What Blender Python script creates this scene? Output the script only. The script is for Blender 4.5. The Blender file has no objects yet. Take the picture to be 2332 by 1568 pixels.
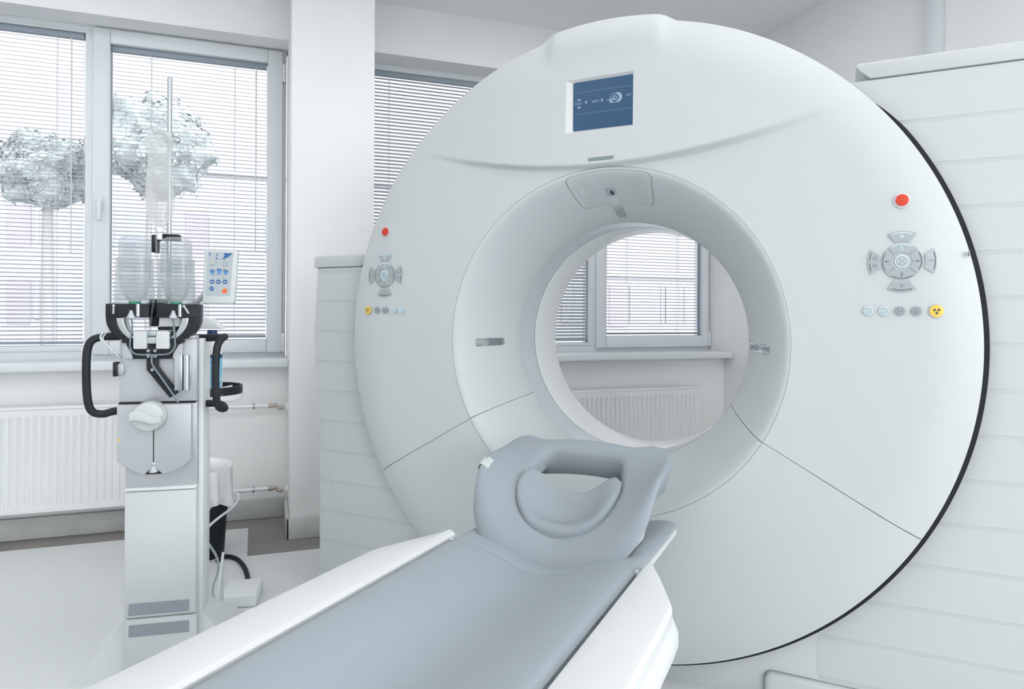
import bpy, bmesh, math, random
from mathutils import Vector, Matrix, noise
PI = math.pi
sc = bpy.context.scene
COL = sc.collection

# ------------------------------------------------------------------ camera, sky, exposure
F_PX, CY_PX = 1541.865, 717.25
CAM_H = 1.14
yaw, roll = math.radians(19.762), math.radians(0.279)
fw = Vector((math.sin(yaw), math.cos(yaw), 0))
rt = Vector((math.cos(yaw), -math.sin(yaw), 0))
up = Vector((0, 0, 1))
r2 = rt * math.cos(roll) + up * math.sin(roll)
u2 = -rt * math.sin(roll) + up * math.cos(roll)
cd = bpy.data.cameras.new('camera')
cam = bpy.data.objects.new('camera', cd)
COL.objects.link(cam)
cam.matrix_world = Matrix(((r2.x, u2.x, -fw.x, 0), (r2.y, u2.y, -fw.y, 0), (r2.z, u2.z, -fw.z, CAM_H), (0, 0, 0, 1)))
cd.sensor_width = 36
cd.lens = F_PX / 2332 * 36
cd.shift_y = (CY_PX - 784) / 2332
cd.clip_start = 0.02
sc.camera = cam

w = bpy.data.worlds.new('overcast_sky')
sc.world = w
w.use_nodes = True
bg = w.node_tree.nodes['Background']
bg.inputs[0].default_value = (0.975, 0.985, 1.0, 1)
# overcast sky, much brighter on the sun's side (behind and to the right of the camera)
SKY_NORTH, SKY_SOUTH = 1.05, 7.0
_nt = w.node_tree
_tc = _nt.nodes.new('ShaderNodeTexCoord')
_dp = _nt.nodes.new('ShaderNodeVectorMath'); _dp.operation = 'DOT_PRODUCT'
_dp.inputs[1].default_value = (0.50, -0.85, 0.15)
_mr = _nt.nodes.new('ShaderNodeMapRange'); _mr.interpolation_type = 'SMOOTHSTEP'
_mr.inputs['From Min'].default_value = -0.15; _mr.inputs['From Max'].default_value = 0.75
_mr.inputs['To Min'].default_value = SKY_NORTH; _mr.inputs['To Max'].default_value = SKY_SOUTH
_nt.links.new(_tc.outputs['Generated'], _dp.inputs[0])
_nt.links.new(_dp.outputs['Value'], _mr.inputs['Value'])
_nt.links.new(_mr.outputs['Result'], bg.inputs[1])

sc.view_settings.view_transform = 'Standard'
sc.view_settings.look = 'None'
sc.view_settings.exposure = 0.13
sc.view_settings.gamma = 1.0
sc.view_settings.use_curve_mapping = False
CEIL = 2.985
sc.cycles.transparent_max_bounces = 32
LUM = 2.7            # brightness of the ceiling panels

# ------------------------------------------------------------------ materials
def lin(c):
    return tuple(((x / 255) / 12.92 if x / 255 <= 0.04045 else ((x / 255 + 0.055) / 1.055) ** 2.4) for x in c)

def mat(name, rgb, rough=0.5, metal=0.0, coat=0.0, noise=0.0, nscale=40, bump=0.0, bscale=300, emit=None, estr=0.0, ior=1.45, trans=0.0):
    m = bpy.data.materials.new(name)
    m.use_nodes = True
    nt = m.node_tree
    b = nt.nodes['Principled BSDF']
    c = lin(rgb)
    b.inputs['Base Color'].default_value = (*c, 1)
    b.inputs['Roughness'].default_value = rough
    b.inputs['Metallic'].default_value = metal
    b.inputs['Coat Weight'].default_value = coat
    b.inputs['IOR'].default_value = ior
    b.inputs['Transmission Weight'].default_value = trans
    if noise or bump:
        tc = nt.nodes.new('ShaderNodeTexCoord')
        if noise:
            n = nt.nodes.new('ShaderNodeTexNoise')
            n.inputs['Scale'].default_value = nscale
            n.inputs['Detail'].default_value = 4
            nt.links.new(tc.outputs['Object'], n.inputs['Vector'])
            r = nt.nodes.new('ShaderNodeValToRGB')
            r.color_ramp.elements[0].position = 0.3
            r.color_ramp.elements[1].position = 0.7
            r.color_ramp.elements[0].color = (*[x * (1 - noise) for x in c], 1)
            r.color_ramp.elements[1].color = (*[min(1, x * (1 + noise)) for x in c], 1)
            nt.links.new(n.outputs['Fac'], r.inputs['Fac'])
            nt.links.new(r.outputs['Color'], b.inputs['Base Color'])
        if bump:
            n = nt.nodes.new('ShaderNodeTexNoise')
            n.inputs['Scale'].default_value = bscale
            nt.links.new(tc.outputs['Object'], n.inputs['Vector'])
            bp = nt.nodes.new('ShaderNodeBump')
            bp.inputs['Strength'].default_value = bump
            bp.inputs['Distance'].default_value = 0.001
            nt.links.new(n.outputs['Fac'], bp.inputs['Height'])
            nt.links.new(bp.outputs['Normal'], b.inputs['Normal'])
    if emit:
        b.inputs['Emission Color'].default_value = (*lin(emit), 1)
        b.inputs['Emission Strength'].default_value = estr
    return m

def clear_mat(name, rgb, amount=0.6, rough=0.05, body='diffuse'):
    """thin clear plastic or glass: transparent, with a share of surface colour and a fresnel gloss"""
    m = bpy.data.materials.new(name)
    m.use_nodes = True
    nt = m.node_tree
    nt.nodes.remove(nt.nodes['Principled BSDF'])
    out = nt.nodes['Material Output']
    tr = nt.nodes.new('ShaderNodeBsdfTransparent')
    tr.inputs[0].default_value = (0.99, 0.992, 0.992, 1)
    df = nt.nodes.new('ShaderNodeBsdfTranslucent' if body == 'translucent' else 'ShaderNodeBsdfDiffuse')
    df.inputs[0].default_value = (*lin(rgb), 1)
    gl = nt.nodes.new('ShaderNodeBsdfGlossy')
    gl.inputs['Roughness'].default_value = rough
    lw = nt.nodes.new('ShaderNodeLayerWeight')
    lw.inputs[0].default_value = 0.25
    fr = nt.nodes.new('ShaderNodeMath')
    fr.operation = 'MULTIPLY'
    fr.inputs[1].default_value = 0.35
    nt.links.new(lw.outputs['Facing'], fr.inputs[0])
    a = nt.nodes.new('ShaderNodeMixShader')
    a.inputs[0].default_value = 1 - amount
    nt.links.new(tr.outputs[0], a.inputs[1])
    nt.links.new(df.outputs[0], a.inputs[2])
    b = nt.nodes.new('ShaderNodeMixShader')
    nt.links.new(fr.outputs[0], b.inputs[0])
    nt.links.new(a.outputs[0], b.inputs[1])
    nt.links.new(gl.outputs[0], b.inputs[2])
    nt.links.new(b.outputs[0], out.inputs[0])
    return m

M = {
    'wall': mat('wall_paint', (247, 248, 248), 0.85, noise=0.012, nscale=3, bump=0.15, bscale=180),
    'ceiling': mat('ceiling_paint', (250, 250, 251), 0.9, noise=0.003, nscale=4),
    'pvc': mat('white_window_plastic', (226, 231, 235), 0.35, noise=0.01, nscale=6),
    'gasket': mat('grey_gasket', (130, 138, 142), 0.6),
    'lino': mat('pale_linoleum', (222, 226, 226), 0.38, noise=0.02, nscale=60),
    'screed': mat('bare_screed', (142, 139, 135), 0.6, noise=0.10, nscale=7, bump=0.4, bscale=60),
    'concrete': mat('worn_skirting', (200, 202, 201), 0.7, noise=0.08, nscale=9, bump=0.3, bscale=70),
    'shell': mat('gantry_white_plastic', (197, 202, 204), 0.48, coat=0.0, noise=0.004, nscale=2),
    'wing': mat('gantry_side_plastic', (197, 202, 204), 0.4, noise=0.004, nscale=2),
    'stripe': mat('side_stripe_grey', (191, 196, 198), 0.5),
    'liner_white': mat('bore_liner_white', (238, 241, 242), 0.3, coat=0.2, noise=0.004, nscale=3),
    'ring_grey': mat('bore_window_grey', (204, 212, 217), 0.22, noise=0.01, nscale=5),
    'dark': mat('dark_gap', (9, 15, 19), 0.5),
    'black': mat('black_plastic', (17, 24, 31), 0.42, noise=0.05, nscale=30),
    'black_matt': mat('black_rubber', (20, 28, 36), 0.55, noise=0.06, nscale=40),
    'seam': mat('seam_grey', (150, 160, 162), 0.6),
    'chrome': mat('mirror_metal', (205, 210, 210), 0.06, metal=1.0, noise=0.01),
    'silver': mat('silver_button', (170, 178, 181), 0.38, metal=0.25, noise=0.01),
    'silver_dark': mat('grey_button', (150, 159, 165), 0.45, metal=0.2),
    'icon': mat('dark_icon_print', (62, 76, 86), 0.6),
    'icon_lit': mat('lit_icon', (190, 220, 240), 0.5, emit=(185, 215, 240), estr=0.45),
    'red': mat('red_button', (208, 52, 22), 0.35, coat=0.3, noise=0.02),
    'yellow': mat('yellow_button', (232, 196, 84), 0.35, coat=0.3, noise=0.02),
    'screen': mat('blue_screen', (14, 32, 52), 0.3, emit=(46, 88, 126), estr=0.66),
    'screen_ink': mat('screen_graphics', (60, 80, 100), 0.4, emit=(160, 180, 198), estr=0.75),
    'screen_line': mat('screen_rule', (60, 80, 100), 0.4, emit=(95, 132, 165), estr=0.75),
    'slot': mat('sensor_slot', (128, 142, 138), 0.3),
    'pad': mat('blue_grey_vinyl', (152, 161, 168), 0.5, noise=0.01, nscale=6, bump=0.08, bscale=500),
    'head': mat('blue_grey_foam_skin', (147, 156, 163), 0.55, noise=0.01, nscale=8, bump=0.05, bscale=500),
    'couch': mat('couch_white_plastic', (210, 213, 214), 0.4, noise=0.004, nscale=3),
    'label': mat('pale_tag', (190, 200, 197), 0.6, noise=0.03, nscale=200),
    'inj': mat('injector_grey_enamel', (202, 207, 209), 0.42, noise=0.01, nscale=10),
    'inj_white': mat('injector_white_enamel', (220, 224, 225), 0.4, noise=0.01, nscale=10),
    'inj_silver': mat('injector_silver_paint', (190, 194, 199), 0.36, metal=0.35, noise=0.015, nscale=60),
    'louver': mat('louver_grey', (150, 157, 165), 0.5, metal=0.2),
    'alu': mat('brushed_aluminium', (190, 196, 200), 0.28, metal=0.9, noise=0.03, nscale=90),
    'keypad': mat('keypad_grey_film', (176, 185, 190), 0.4, noise=0.01),
    'key_blue': mat('keypad_blue', (52, 100, 158), 0.45),
    'key_light': mat('keypad_light_blue', (98, 145, 196), 0.45),
    'key_orange': mat('keypad_orange', (240, 112, 68), 0.45),
    'green': mat('green_stopper', (40, 150, 118), 0.4, noise=0.03),
    'blue_cap': mat('navy_cap', (38, 62, 112), 0.4, noise=0.03),
    'blue_label': mat('sky_blue_label', (128, 190, 216), 0.5, noise=0.03, nscale=60),
    'white_plastic': mat('white_bottle_plastic', (228, 232, 234), 0.4, noise=0.01),
    'clear': clear_mat('clear_plastic', (225, 232, 234), 0.80, 0.04, 'translucent'),
    'tube_clear': clear_mat('clear_tubing', (220, 228, 232), 0.82, 0.08, 'translucent'),
    'label_film': clear_mat('label_film', (205, 214, 216), 0.70, 0.3, 'translucent'),
    'liquid': clear_mat('clear_liquid', (255, 255, 255), 0.72, 0.03, 'translucent'),
    'bag_film': clear_mat('infusion_bag_film', (255, 255, 255), 0.60, 0.12, 'translucent'),
    'liner': clear_mat('bin_liner_film', (250, 251, 253), 0.12, 0.15, 'diffuse'),
    'glass': clear_mat('window_glass', (230, 240, 245), 0.99, 0.01),
    'slat': mat('blind_slat_white', (186, 193, 204), 0.45, noise=0.01),
    'slat_grey': mat('blind_slat_silver', (172, 179, 188), 0.4, noise=0.01),
    'headrail': mat('blind_headrail', (150, 161, 172), 0.45, noise=0.01),
    'cord': mat('blind_cord', (222, 226, 230), 0.7),
    'cord_blue': mat('blind_cord_bluish', (140, 158, 190), 0.7),
    'radiator': mat('radiator_white_enamel', (240, 243, 244), 0.3, noise=0.005),
    'copper': mat('worn_copper_fitting', (192, 182, 175), 0.4, metal=0.4, noise=0.05, nscale=60),
    'cable_white': mat('white_cable', (214, 220, 222), 0.5),
    'tubing_dim': mat('dull_clear_tubing', (120, 133, 143), 0.3, coat=0.3),
    'cable_grey': mat('grey_cable', (178, 188, 194), 0.5),
    'facade': mat('pale_facade_render', (152, 153, 156), 0.9, noise=0.01, nscale=1),
    'facade_glass': mat('facade_window_panes', (136, 140, 147), 0.5, noise=0.03, nscale=2),
    'facade_mauve': mat('mauve_facade_pier', (137, 133, 140), 0.9, noise=0.03, nscale=2),
    'foliage': mat('hazy_foliage', (128, 135, 136), 0.9, noise=0.02, nscale=6),
    'bark': mat('tree_bark', (135, 134, 134), 0.9, noise=0.03, nscale=12),
    'ground': mat('pale_paving', (170, 172, 174), 0.9, noise=0.03, nscale=3),
    'lamp': mat('ceiling_lamp_diffuser', (240, 243, 245), 0.6, emit=(252, 251, 250), estr=LUM),
    'lamp_frame': mat('ceiling_lamp_frame', (225, 228, 230), 0.4),
}

# ------------------------------------------------------------------ mesh helpers
class MB:
    def __init__(s):
        s.v = []; s.f = []; s.mi = []; s.cur = 0
    def add(s, vs, fs):
        o = len(s.v)
        s.v += [tuple(p) for p in vs]
        for f in fs:
            s.f.append(tuple(o + i for i in f)); s.mi.append(s.cur)
        return s
    def mat(s, i):
        s.cur = i; return s
    def from_bm(s, bm, mtx=None):
        if mtx is not None: bm.transform(mtx)
        bm.verts.index_update()
        s.add([v.co for v in bm.verts], [[v.index for v in f.verts] for f in bm.faces])
        bm.free(); return s
    def box(s, x0, x1, y0, y1, z0, z1, bev=0.0, seg=2, mtx=None):
        bm = bmesh.new()
        vs = [bm.verts.new(p) for p in ((x0,y0,z0),(x1,y0,z0),(x1,y1,z0),(x0,y1,z0),(x0,y0,z1),(x1,y0,z1),(x1,y1,z1),(x0,y1,z1))]
        for f in ((0,3,2,1),(4,5,6,7),(0,1,5,4),(1,2,6,5),(2,3,7,6),(3,0,4,7)):
            bm.faces.new([vs[i] for i in f])
        if bev: bmesh.ops.bevel(bm, geom=bm.edges[:], offset=bev, segments=seg, affect='EDGES', profile=0.5)
        return s.from_bm(bm, mtx)
    def prism(s, poly, a, b, axis='y', bev=0.0, seg=2, mtx=None):
        """poly: 2-D outline; extruded from a to b along axis"""
        def P(p, t):
            if axis == 'y': return (p[0], t, p[1])
            if axis == 'x': return (t, p[0], p[1])
            return (p[0], p[1], t)
        bm = bmesh.new()
        A = [bm.verts.new(P(p, a)) for p in poly]; B = [bm.verts.new(P(p, b)) for p in poly]
        n = len(poly)
        bm.faces.new(A); bm.faces.new(B[::-1])
        for i in range(n): bm.faces.new((A[i], B[i], B[(i+1) % n], A[(i+1) % n]))
        bmesh.ops.recalc_face_normals(bm, faces=bm.faces[:])
        if bev:
            es = [e for e in bm.edges if (e.verts[0] in A and e.verts[1] in A) or (e.verts[0] in B and e.verts[1] in B)]
            bmesh.ops.bevel(bm, geom=es, offset=bev, segments=seg, affect='EDGES', profile=0.5)
        return s.from_bm(bm, mtx)
    def cyl(s, p0, p1, r0, r1=None, n=24, caps=True):
        r1 = r0 if r1 is None else r1
        p0 = Vector(p0); p1 = Vector(p1); d = (p1 - p0).normalized()
        a = d.orthogonal().normalized(); b = d.cross(a)
        vs = []
        for p, r in ((p0, r0), (p1, r1)):
            vs += [p + (a * math.cos(2*PI*i/n) + b * math.sin(2*PI*i/n)) * r for i in range(n)]
        fs = [(i, (i+1) % n, n + (i+1) % n, n + i) for i in range(n)]
        if caps: fs += [tuple(range(n))[::-1], tuple(range(n, 2*n))]
        return s.add(vs, fs)
    def lathe(s, prof, c=(0,0,0), axis='z', n=48, a0=0.0, a1=2*PI, capend=False):
        """prof: list of (radius, height along axis)"""
        full = abs(a1 - a0 - 2*PI) < 1e-6
        m = n if full else n + 1
        vs = []
        for r, h in prof:
            for i in range(m):
                t = a0 + (a1 - a0) * i / n
                x, y = r * math.cos(t), r * math.sin(t)
                if axis == 'z': p = (x, y, h)
                elif axis == 'y': p = (x, h, y)
                else: p = (h, x, y)
                vs.append((p[0]+c[0], p[1]+c[1], p[2]+c[2]))
        fs = []
        for k in range(len(prof) - 1):
            for i in range(n):
                j = (i + 1) % m
                fs.append((k*m+i, k*m+j, (k+1)*m+j, (k+1)*m+i))
        if capend:
            fs.append(tuple(range(m))[::-1]); fs.append(tuple((len(prof)-1)*m + i for i in range(m)))
        return s.add(vs, fs)
    def tube(s, pts, r, n=10, smooth=6, caps=True, closed=False):
        P = [Vector(p) for p in pts]
        if smooth and len(P) > 2:
            Q = []
            L = len(P)
            rng = range(L if closed else L - 1)
            for i in rng:
                p0 = P[(i-1) % L] if (closed or i > 0) else P[i]; p1 = P[i]; p2 = P[(i+1) % L]
                p3 = P[(i+2) % L] if (closed or i + 2 < L) else p2
                for k in range(smooth):
                    t = k / smooth
                    Q.append(0.5 * ((2*p1) + (p2-p0)*t + (2*p0-5*p1+4*p2-p3)*t*t + (3*p1-p0-3*p2+p3)*t**3))
            if not closed: Q.append(P[-1])
            P = Q
        L = len(P); vs = []
        T0 = (P[1] - P[0]).normalized(); a = T0.orthogonal().normalized()
        for i in range(L):
            if closed: T = (P[(i+1) % L] - P[i-1]).normalized()
            else: T = (P[min(i+1, L-1)] - P[max(i-1, 0)]).normalized()
            a = (a - T * a.dot(T)).normalized(); b = T.cross(a)
            rr = r(i / (L - 1)) if callable(r) else r
            vs += [P[i] + (a * math.cos(2*PI*k/n) + b * math.sin(2*PI*k/n)) * rr for k in range(n)]
        fs = []
        for i in range(L if closed else L - 1):
            j = (i + 1) % L
            for k in range(n): fs.append((i*n+k, i*n+(k+1) % n, j*n+(k+1) % n, j*n+k))
        if caps and not closed: fs += [tuple(range(n))[::-1], tuple((L-1)*n + k for k in range(n))]
        return s.add(vs, fs)
    def sphere(s, c, r, n=20, m=12, sc3=(1,1,1)):
        vs = [(c[0], c[1], c[2] + r*sc3[2])]
        for j in range(1, m):
            t = PI * j / m
            for i in range(n):
                p = 2*PI*i/n
                vs.append((c[0] + r*sc3[0]*math.sin(t)*math.cos(p), c[1] + r*sc3[1]*math.sin(t)*math.sin(p), c[2] + r*sc3[2]*math.cos(t)))
        vs.append((c[0], c[1], c[2] - r*sc3[2]))
        fs = [(0, 1+i, 1+(i+1) % n) for i in range(n)]
        for j in range(m-2):
            for i in range(n): fs.append((1+j*n+i, 1+(j+1)*n+i, 1+(j+1)*n+(i+1) % n, 1+j*n+(i+1) % n))
        L = len(vs)-1
        fs += [(L, 1+(m-2)*n+(i+1) % n, 1+(m-2)*n+i) for i in range(n)]
        return s.add(vs, fs)
    def patch(s, outline, fn, thick=0.003, rings=5, dome=0.0):
        """outline: 2-D points; laid on a surface fn(u, v, lift) -> xyz, with a skirt back to the surface"""
        cu = sum(p[0] for p in outline) / len(outline); cv = sum(p[1] for p in outline) / len(outline)
        n = len(outline); vs = [fn(cu, cv, thick + dome)]
        for k in range(1, rings + 1):
            t = k / rings
            for (u, v) in outline:
                vs.append(fn(cu + (u-cu)*t, cv + (v-cv)*t, thick + dome * (1 - t*t)))
        for (u, v) in outline: vs.append(fn(cu + (u-cu)*1.01, cv + (v-cv)*1.01, -0.002))
        fs = [(0, 1+i, 1+(i+1) % n) for i in range(n)]
        for k in range(rings):
            for i in range(n): fs.append((1+k*n+i, 1+(k+1)*n+i, 1+(k+1)*n+(i+1) % n, 1+k*n+(i+1) % n))
        return s.add(vs, fs)
    def build(s, name, m, parent=None, angle=35, normals=True):
        me = bpy.data.meshes.new(name)
        me.from_pydata(s.v, [], s.f)
        ms = m if isinstance(m, (list, tuple)) else [m]
        for x in ms: me.materials.append(M[x] if isinstance(x, str) else x)
        me.polygons.foreach_set('material_index', [min(i, len(ms)-1) for i in s.mi])
        if normals:
            bm = bmesh.new(); bm.from_mesh(me)
            bmesh.ops.recalc_face_normals(bm, faces=bm.faces[:])
            bm.to_mesh(me); bm.free()
        me.polygons.foreach_set('use_smooth', [True] * len(me.polygons))
        me.set_sharp_from_angle(angle=math.radians(angle))
        me.update()
        o = bpy.data.objects.new(name, me)
        COL.objects.link(o)
        if parent: o.parent = parent
        return o

def thing(name, label, cat, loc=(0,0,0), rotz=0.0, group=None):
    o = bpy.data.objects.new(name, None)
    o.empty_display_size = 0.1
    COL.objects.link(o)
    o.location = loc; o.rotation_euler = (0, 0, rotz)
    return tag(o, label, cat, group)
def tag(o, label, cat, group=None):
    o['label'] = label; o['category'] = cat
    if group: o['group'] = group
    return o
def struct(o, label=None):
    o['kind'] = 'structure'
    if label: o['label'] = label
    return o
def part_label(o, t):
    o['label'] = t; return o
def copy_tree(o, parent=None):
    kids = list(o.children)
    c = o.copy(); COL.objects.link(c); c.parent = parent
    for k in kids: copy_tree(k, c)
    return c
def circ(cx, cy, r, n=28, sx=1.0):
    return [(cx + r*sx*math.cos(2*PI*i/n), cy + r*math.sin(2*PI*i/n)) for i in range(n)]
def rrect(x0, x1, y0, y1, r, k=5):
    out = []
    for cx, cy, a in ((x1-r, y1-r, 0), (x0+r, y1-r, 90), (x0+r, y0+r, 180), (x1-r, y0+r, 270)):
        for i in range(k + 1):
            t = math.radians(a + 90 * i / k)
            out.append((cx + r*math.cos(t), cy + r*math.sin(t)))
    return out
def sst(x):
    x = max(0.0, min(1.0, x)); return x*x*(3-2*x)
def text_mesh(txt, size):
    """2-D outline of the text as (verts, faces), left aligned at 0,0"""
    cu = bpy.data.curves.new('lettering', 'FONT'); cu.body = txt; cu.size = size
    cu.resolution_u = 3
    ob = bpy.data.objects.new('lettering', cu); COL.objects.link(ob)
    dg = bpy.context.evaluated_depsgraph_get()
    me = ob.evaluated_get(dg).to_mesh()
    vs = [tuple(v.co) for v in me.vertices]; fs = [tuple(p.vertices) for p in me.polygons]
    ob.evaluated_get(dg).to_mesh_clear()
    bpy.data.objects.remove(ob); bpy.data.curves.remove(cu)
    return vs, fs
def add_text(mb, txt, size, fn):
    vs, fs = text_mesh(txt, size)
    mb.add([fn(v[0], v[1]) for v in vs], fs)

# ------------------------------------------------------------------ room shell
WY = 4.04; FY = 4.20; RX = 3.06; LX = -3.4; BY = -3.6
HEAD = 2.69; SILLZ = 0.885
W1 = (-2.45, 0.10); W2 = (0.52, RX)

mb = MB()
mb.box(LX, RX, BY, WY, -0.08, 0.0)
mb.mat(1)
# pale linoleum sheet laid short of the walls, cut out round the pillar
ln = [(LX+0.02, BY+0.02), (RX-0.2, BY+0.02), (RX-0.2, 3.85), (0.72, 3.85), (0.72, 3.405), (-0.09, 3.41), (-0.098, 3.86), (LX+0.02, 3.846)]
mb.prism(ln, 0.0, 0.003, 'z')
struct(mb.build('floor', ['screed', 'lino']), 'pale linoleum floor with a bare dark screed strip along the walls')

mb = MB()
mb.box(LX-0.2, RX+0.25, WY, WY+0.36, -0.08, SILLZ-0.045)
mb.box(LX-0.2, RX+0.25, WY, WY+0.36, HEAD, CEIL+0.05)
mb.box(LX-0.2, W1[0], WY, WY+0.36, SILLZ-0.045, HEAD)
mb.box(W1[1], W2[0], WY, WY+0.36, SILLZ-0.045, HEAD)
struct(mb.build('wall_window', 'wall'), 'white window wall')
mb = MB(); mb.box(0.104, 0.52, 3.606, WY, 0.0, CEIL, 0.004)
struct(mb.build('wall_pillar', 'wall'), 'white square pillar between the two windows')
mb = MB()
SW = (-3.3, 0.1, 0.9, 2.6)      # unseen side window behind the camera's right shoulder, added to light the scene
mb.box(RX, RX+0.25, BY-0.2, SW[0], -0.08, CEIL+0.05); mb.box(RX, RX+0.25, SW[1], WY+0.36, -0.08, CEIL+0.05)
mb.box(RX, RX+0.25, SW[0], SW[1], -0.08, SW[2]); mb.box(RX, RX+0.25, SW[0], SW[1], SW[3], CEIL+0.05)
struct(mb.build('wall_right', 'wall'))
mb = MB(); mb.box(LX-0.25, LX, BY-0.2, WY, -0.08, CEIL+0.05)
struct(mb.build('wall_left', 'wall'))
mb = MB()
RW = (0.3, 2.9, 0.9, 2.6)  # unseen rear opening, added to let in fill light
mb.box(LX, RX, BY-0.25, BY, -0.08, RW[2]); mb.box(LX, RX, BY-0.25, BY, RW[3], CEIL+0.05)
mb.box(LX, RW[0], BY-0.25, BY, RW[2], RW[3]); mb.box(RW[1], RX, BY-0.25, BY, RW[2], RW[3])
struct(mb.build('wall_rear', 'wall'))
mb = MB(); mb.box(LX-0.2, RX+0.2, BY-0.2, WY+0.3, CEIL, CEIL+0.12)
struct(mb.build('ceiling', 'ceiling'))
def cove(path, name, h=0.11):
    m_ = MB()
    for (x0, y0, x1, y1) in path:
        m_.box(min(x0, x1), max(x0, x1), min(y0, y1), max(y0, y1), 0.0, h, 0.006)
    return struct(m_.build(name, 'concrete'))
cove([(LX, WY-0.018, 0.104, WY)], 'baseboard_window', 0.11)
cove([(0.086, 3.588, 0.104, WY-0.018), (0.086, 3.588, 0.538, 3.606), (0.52, 3.606, 0.538, WY)], 'baseboard_pillar', 0.11)
cove([(0.538, WY-0.018, RX, WY)], 'baseboard_back', 0.11)
cove([(RX-0.018, BY, RX, WY-0.018)], 'baseboard_right', 0.11)
mb = MB(); mb.box(RX-0.045, RX, 2.37, 2.455, 1.0, CEIL, 0.004)
struct(mb.build('trim_1', 'pvc'), 'white vertical cable trunking on the right wall')

def window(name, x0, x1, mull, fixed, sash):
    """outer frame between x0 and x1; fixed and sash are glass rectangles (xa, xb, za, zb)"""
    m_ = MB()
    d0, d1 = FY + 0.03, FY + 0.10
    m_.box(x0, x1, FY+0.012, d1, HEAD-0.04, HEAD, 0.003)
    m_.box(x0, x1, FY+0.012, d1, SILLZ, SILLZ+0.065, 0.003)
    m_.box(x0, x0+0.045, FY+0.012, d1, SILLZ+0.06, HEAD-0.035, 0.003)
    m_.box(x1-0.03, x1, FY+0.012, d1, SILLZ+0.06, HEAD-0.035, 0.003)
    m_.box(mull[0], mull[1], FY+0.006, d1, SILLZ+0.05, HEAD-0.03, 0.004)
    o = struct(m_.build(name, 'pvc'))
    # opening sash, standing proud of the frame
    xa, xb, za, zb = sash
    s_ = MB()
    ox0, ox1, oz0, oz1 = mull[1]-0.012, x1-0.02, SILLZ+0.032, HEAD-0.012
    s_.box(ox0, xa, FY-0.012, FY+0.055, oz0, oz1, 0.006); s_.box(xb, ox1, FY-0.012, FY+0.055, oz0, oz1, 0.006)
    s_.box(xa, xb, FY-0.012, FY+0.055, oz0, za, 0.006); s_.box(xa, xb, FY-0.012, FY+0.055, zb, oz1, 0.006)
    so = s_.build('window_sash', 'pvc', o)
    h = MB()
    hx = (ox0 + xa) / 2
    h.box(hx-0.014, hx+0.014, FY-0.022, FY-0.011, 1.70, 1.77, 0.004)
    h.cyl((hx, FY-0.02, 1.735), (hx, FY-0.05, 1.735), 0.009)
    h.box(hx-0.011, hx+0.011, FY-0.062, FY-0.044, 1.635, 1.75, 0.006)
    h.build('window_handle', 'pvc', so)
    for (za_, zb_) in ((2.50, 2.60), (0.925, 1.03)):
        g = MB(); g.box(x1-0.022, x1-0.004, FY-0.02, FY+0.015, za_, zb_, 0.003); g.box(x1-0.02, x1-0.006, FY-0.024, FY-0.018, za_-0.004, za_+0.008)
        g.build('hinge', ['pvc'], so)
    k = MB()
    t = 0.008
    for (a, b, c, d) in (fixed, sash):
        k.box(a-t, a+0.001, FY+0.02, FY+0.05, c, d); k.box(b-0.001, b+t, FY+0.02, FY+0.05, c, d)
        k.box(a-t, b+t, FY+0.02, FY+0.05, c-t, c+0.001); k.box(a-t, b+t, FY+0.02, FY+0.05, d-0.001, d+t)
    k.build('window_gasket', 'gasket', o)
    for (a, b, c, d) in (fixed, sash):
        p = MB(); p.box(a-t, b+t, FY+0.052, FY+0.058, c-t, d+t)
        p.build('window_pane', 'glass', o)
    return o
w1 = window('window_1', W1[0], 0.092, (-0.935, -0.885), (-2.36, -0.935, 0.965, 2.648), (-0.815, -0.012, 0.992, 2.602))
w2 = window('window_2', W2[0], RX-0.002, (2.07, 2.135), (0.60, 2.07, 0.955, 2.652), (2.203, 2.985, 0.998, 2.60))
# fixed-light surrounds
def fixed_frame(x0, x1, xa, xb, za, zb, o):
    m_ = MB()
    m_.box(x0, xa, FY+0.006, FY+0.06, SILLZ+0.05, HEAD-0.03, 0.003)
    m_.box(xa-0.01, xb+0.005, FY+0.006, FY+0.06, SILLZ+0.05, za, 0.003)
    m_.box(xa-0.01, xb+0.005, FY+0.006, FY+0.06, zb, HEAD-0.03, 0.003)
    m_.build('fixed_frame', 'pvc', o)
m_ = MB()
m_.box(RX+0.08, RX+0.16, SW[0], SW[1], SW[2], SW[2]+0.06, 0.003); m_.box(RX+0.08, RX+0.16, SW[0], SW[1], SW[3]-0.06, SW[3], 0.003)
for i in range(4):
    y = SW[0] + (SW[1]-SW[0]-0.07)*i/3; m_.box(RX+0.08, RX+0.16, y, y+0.07, SW[2]+0.06, SW[3]-0.06, 0.003)
w4 = struct(m_.build('added_side_window', 'pvc'))  # unseen side window, added for soft light from the right
m_ = MB(); m_.box(RX+0.119, RX+0.125, SW[0]+0.02, SW[1]-0.02, SW[2]+0.03, SW[3]-0.03); m_.build('window_pane', 'glass', w4)
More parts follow.
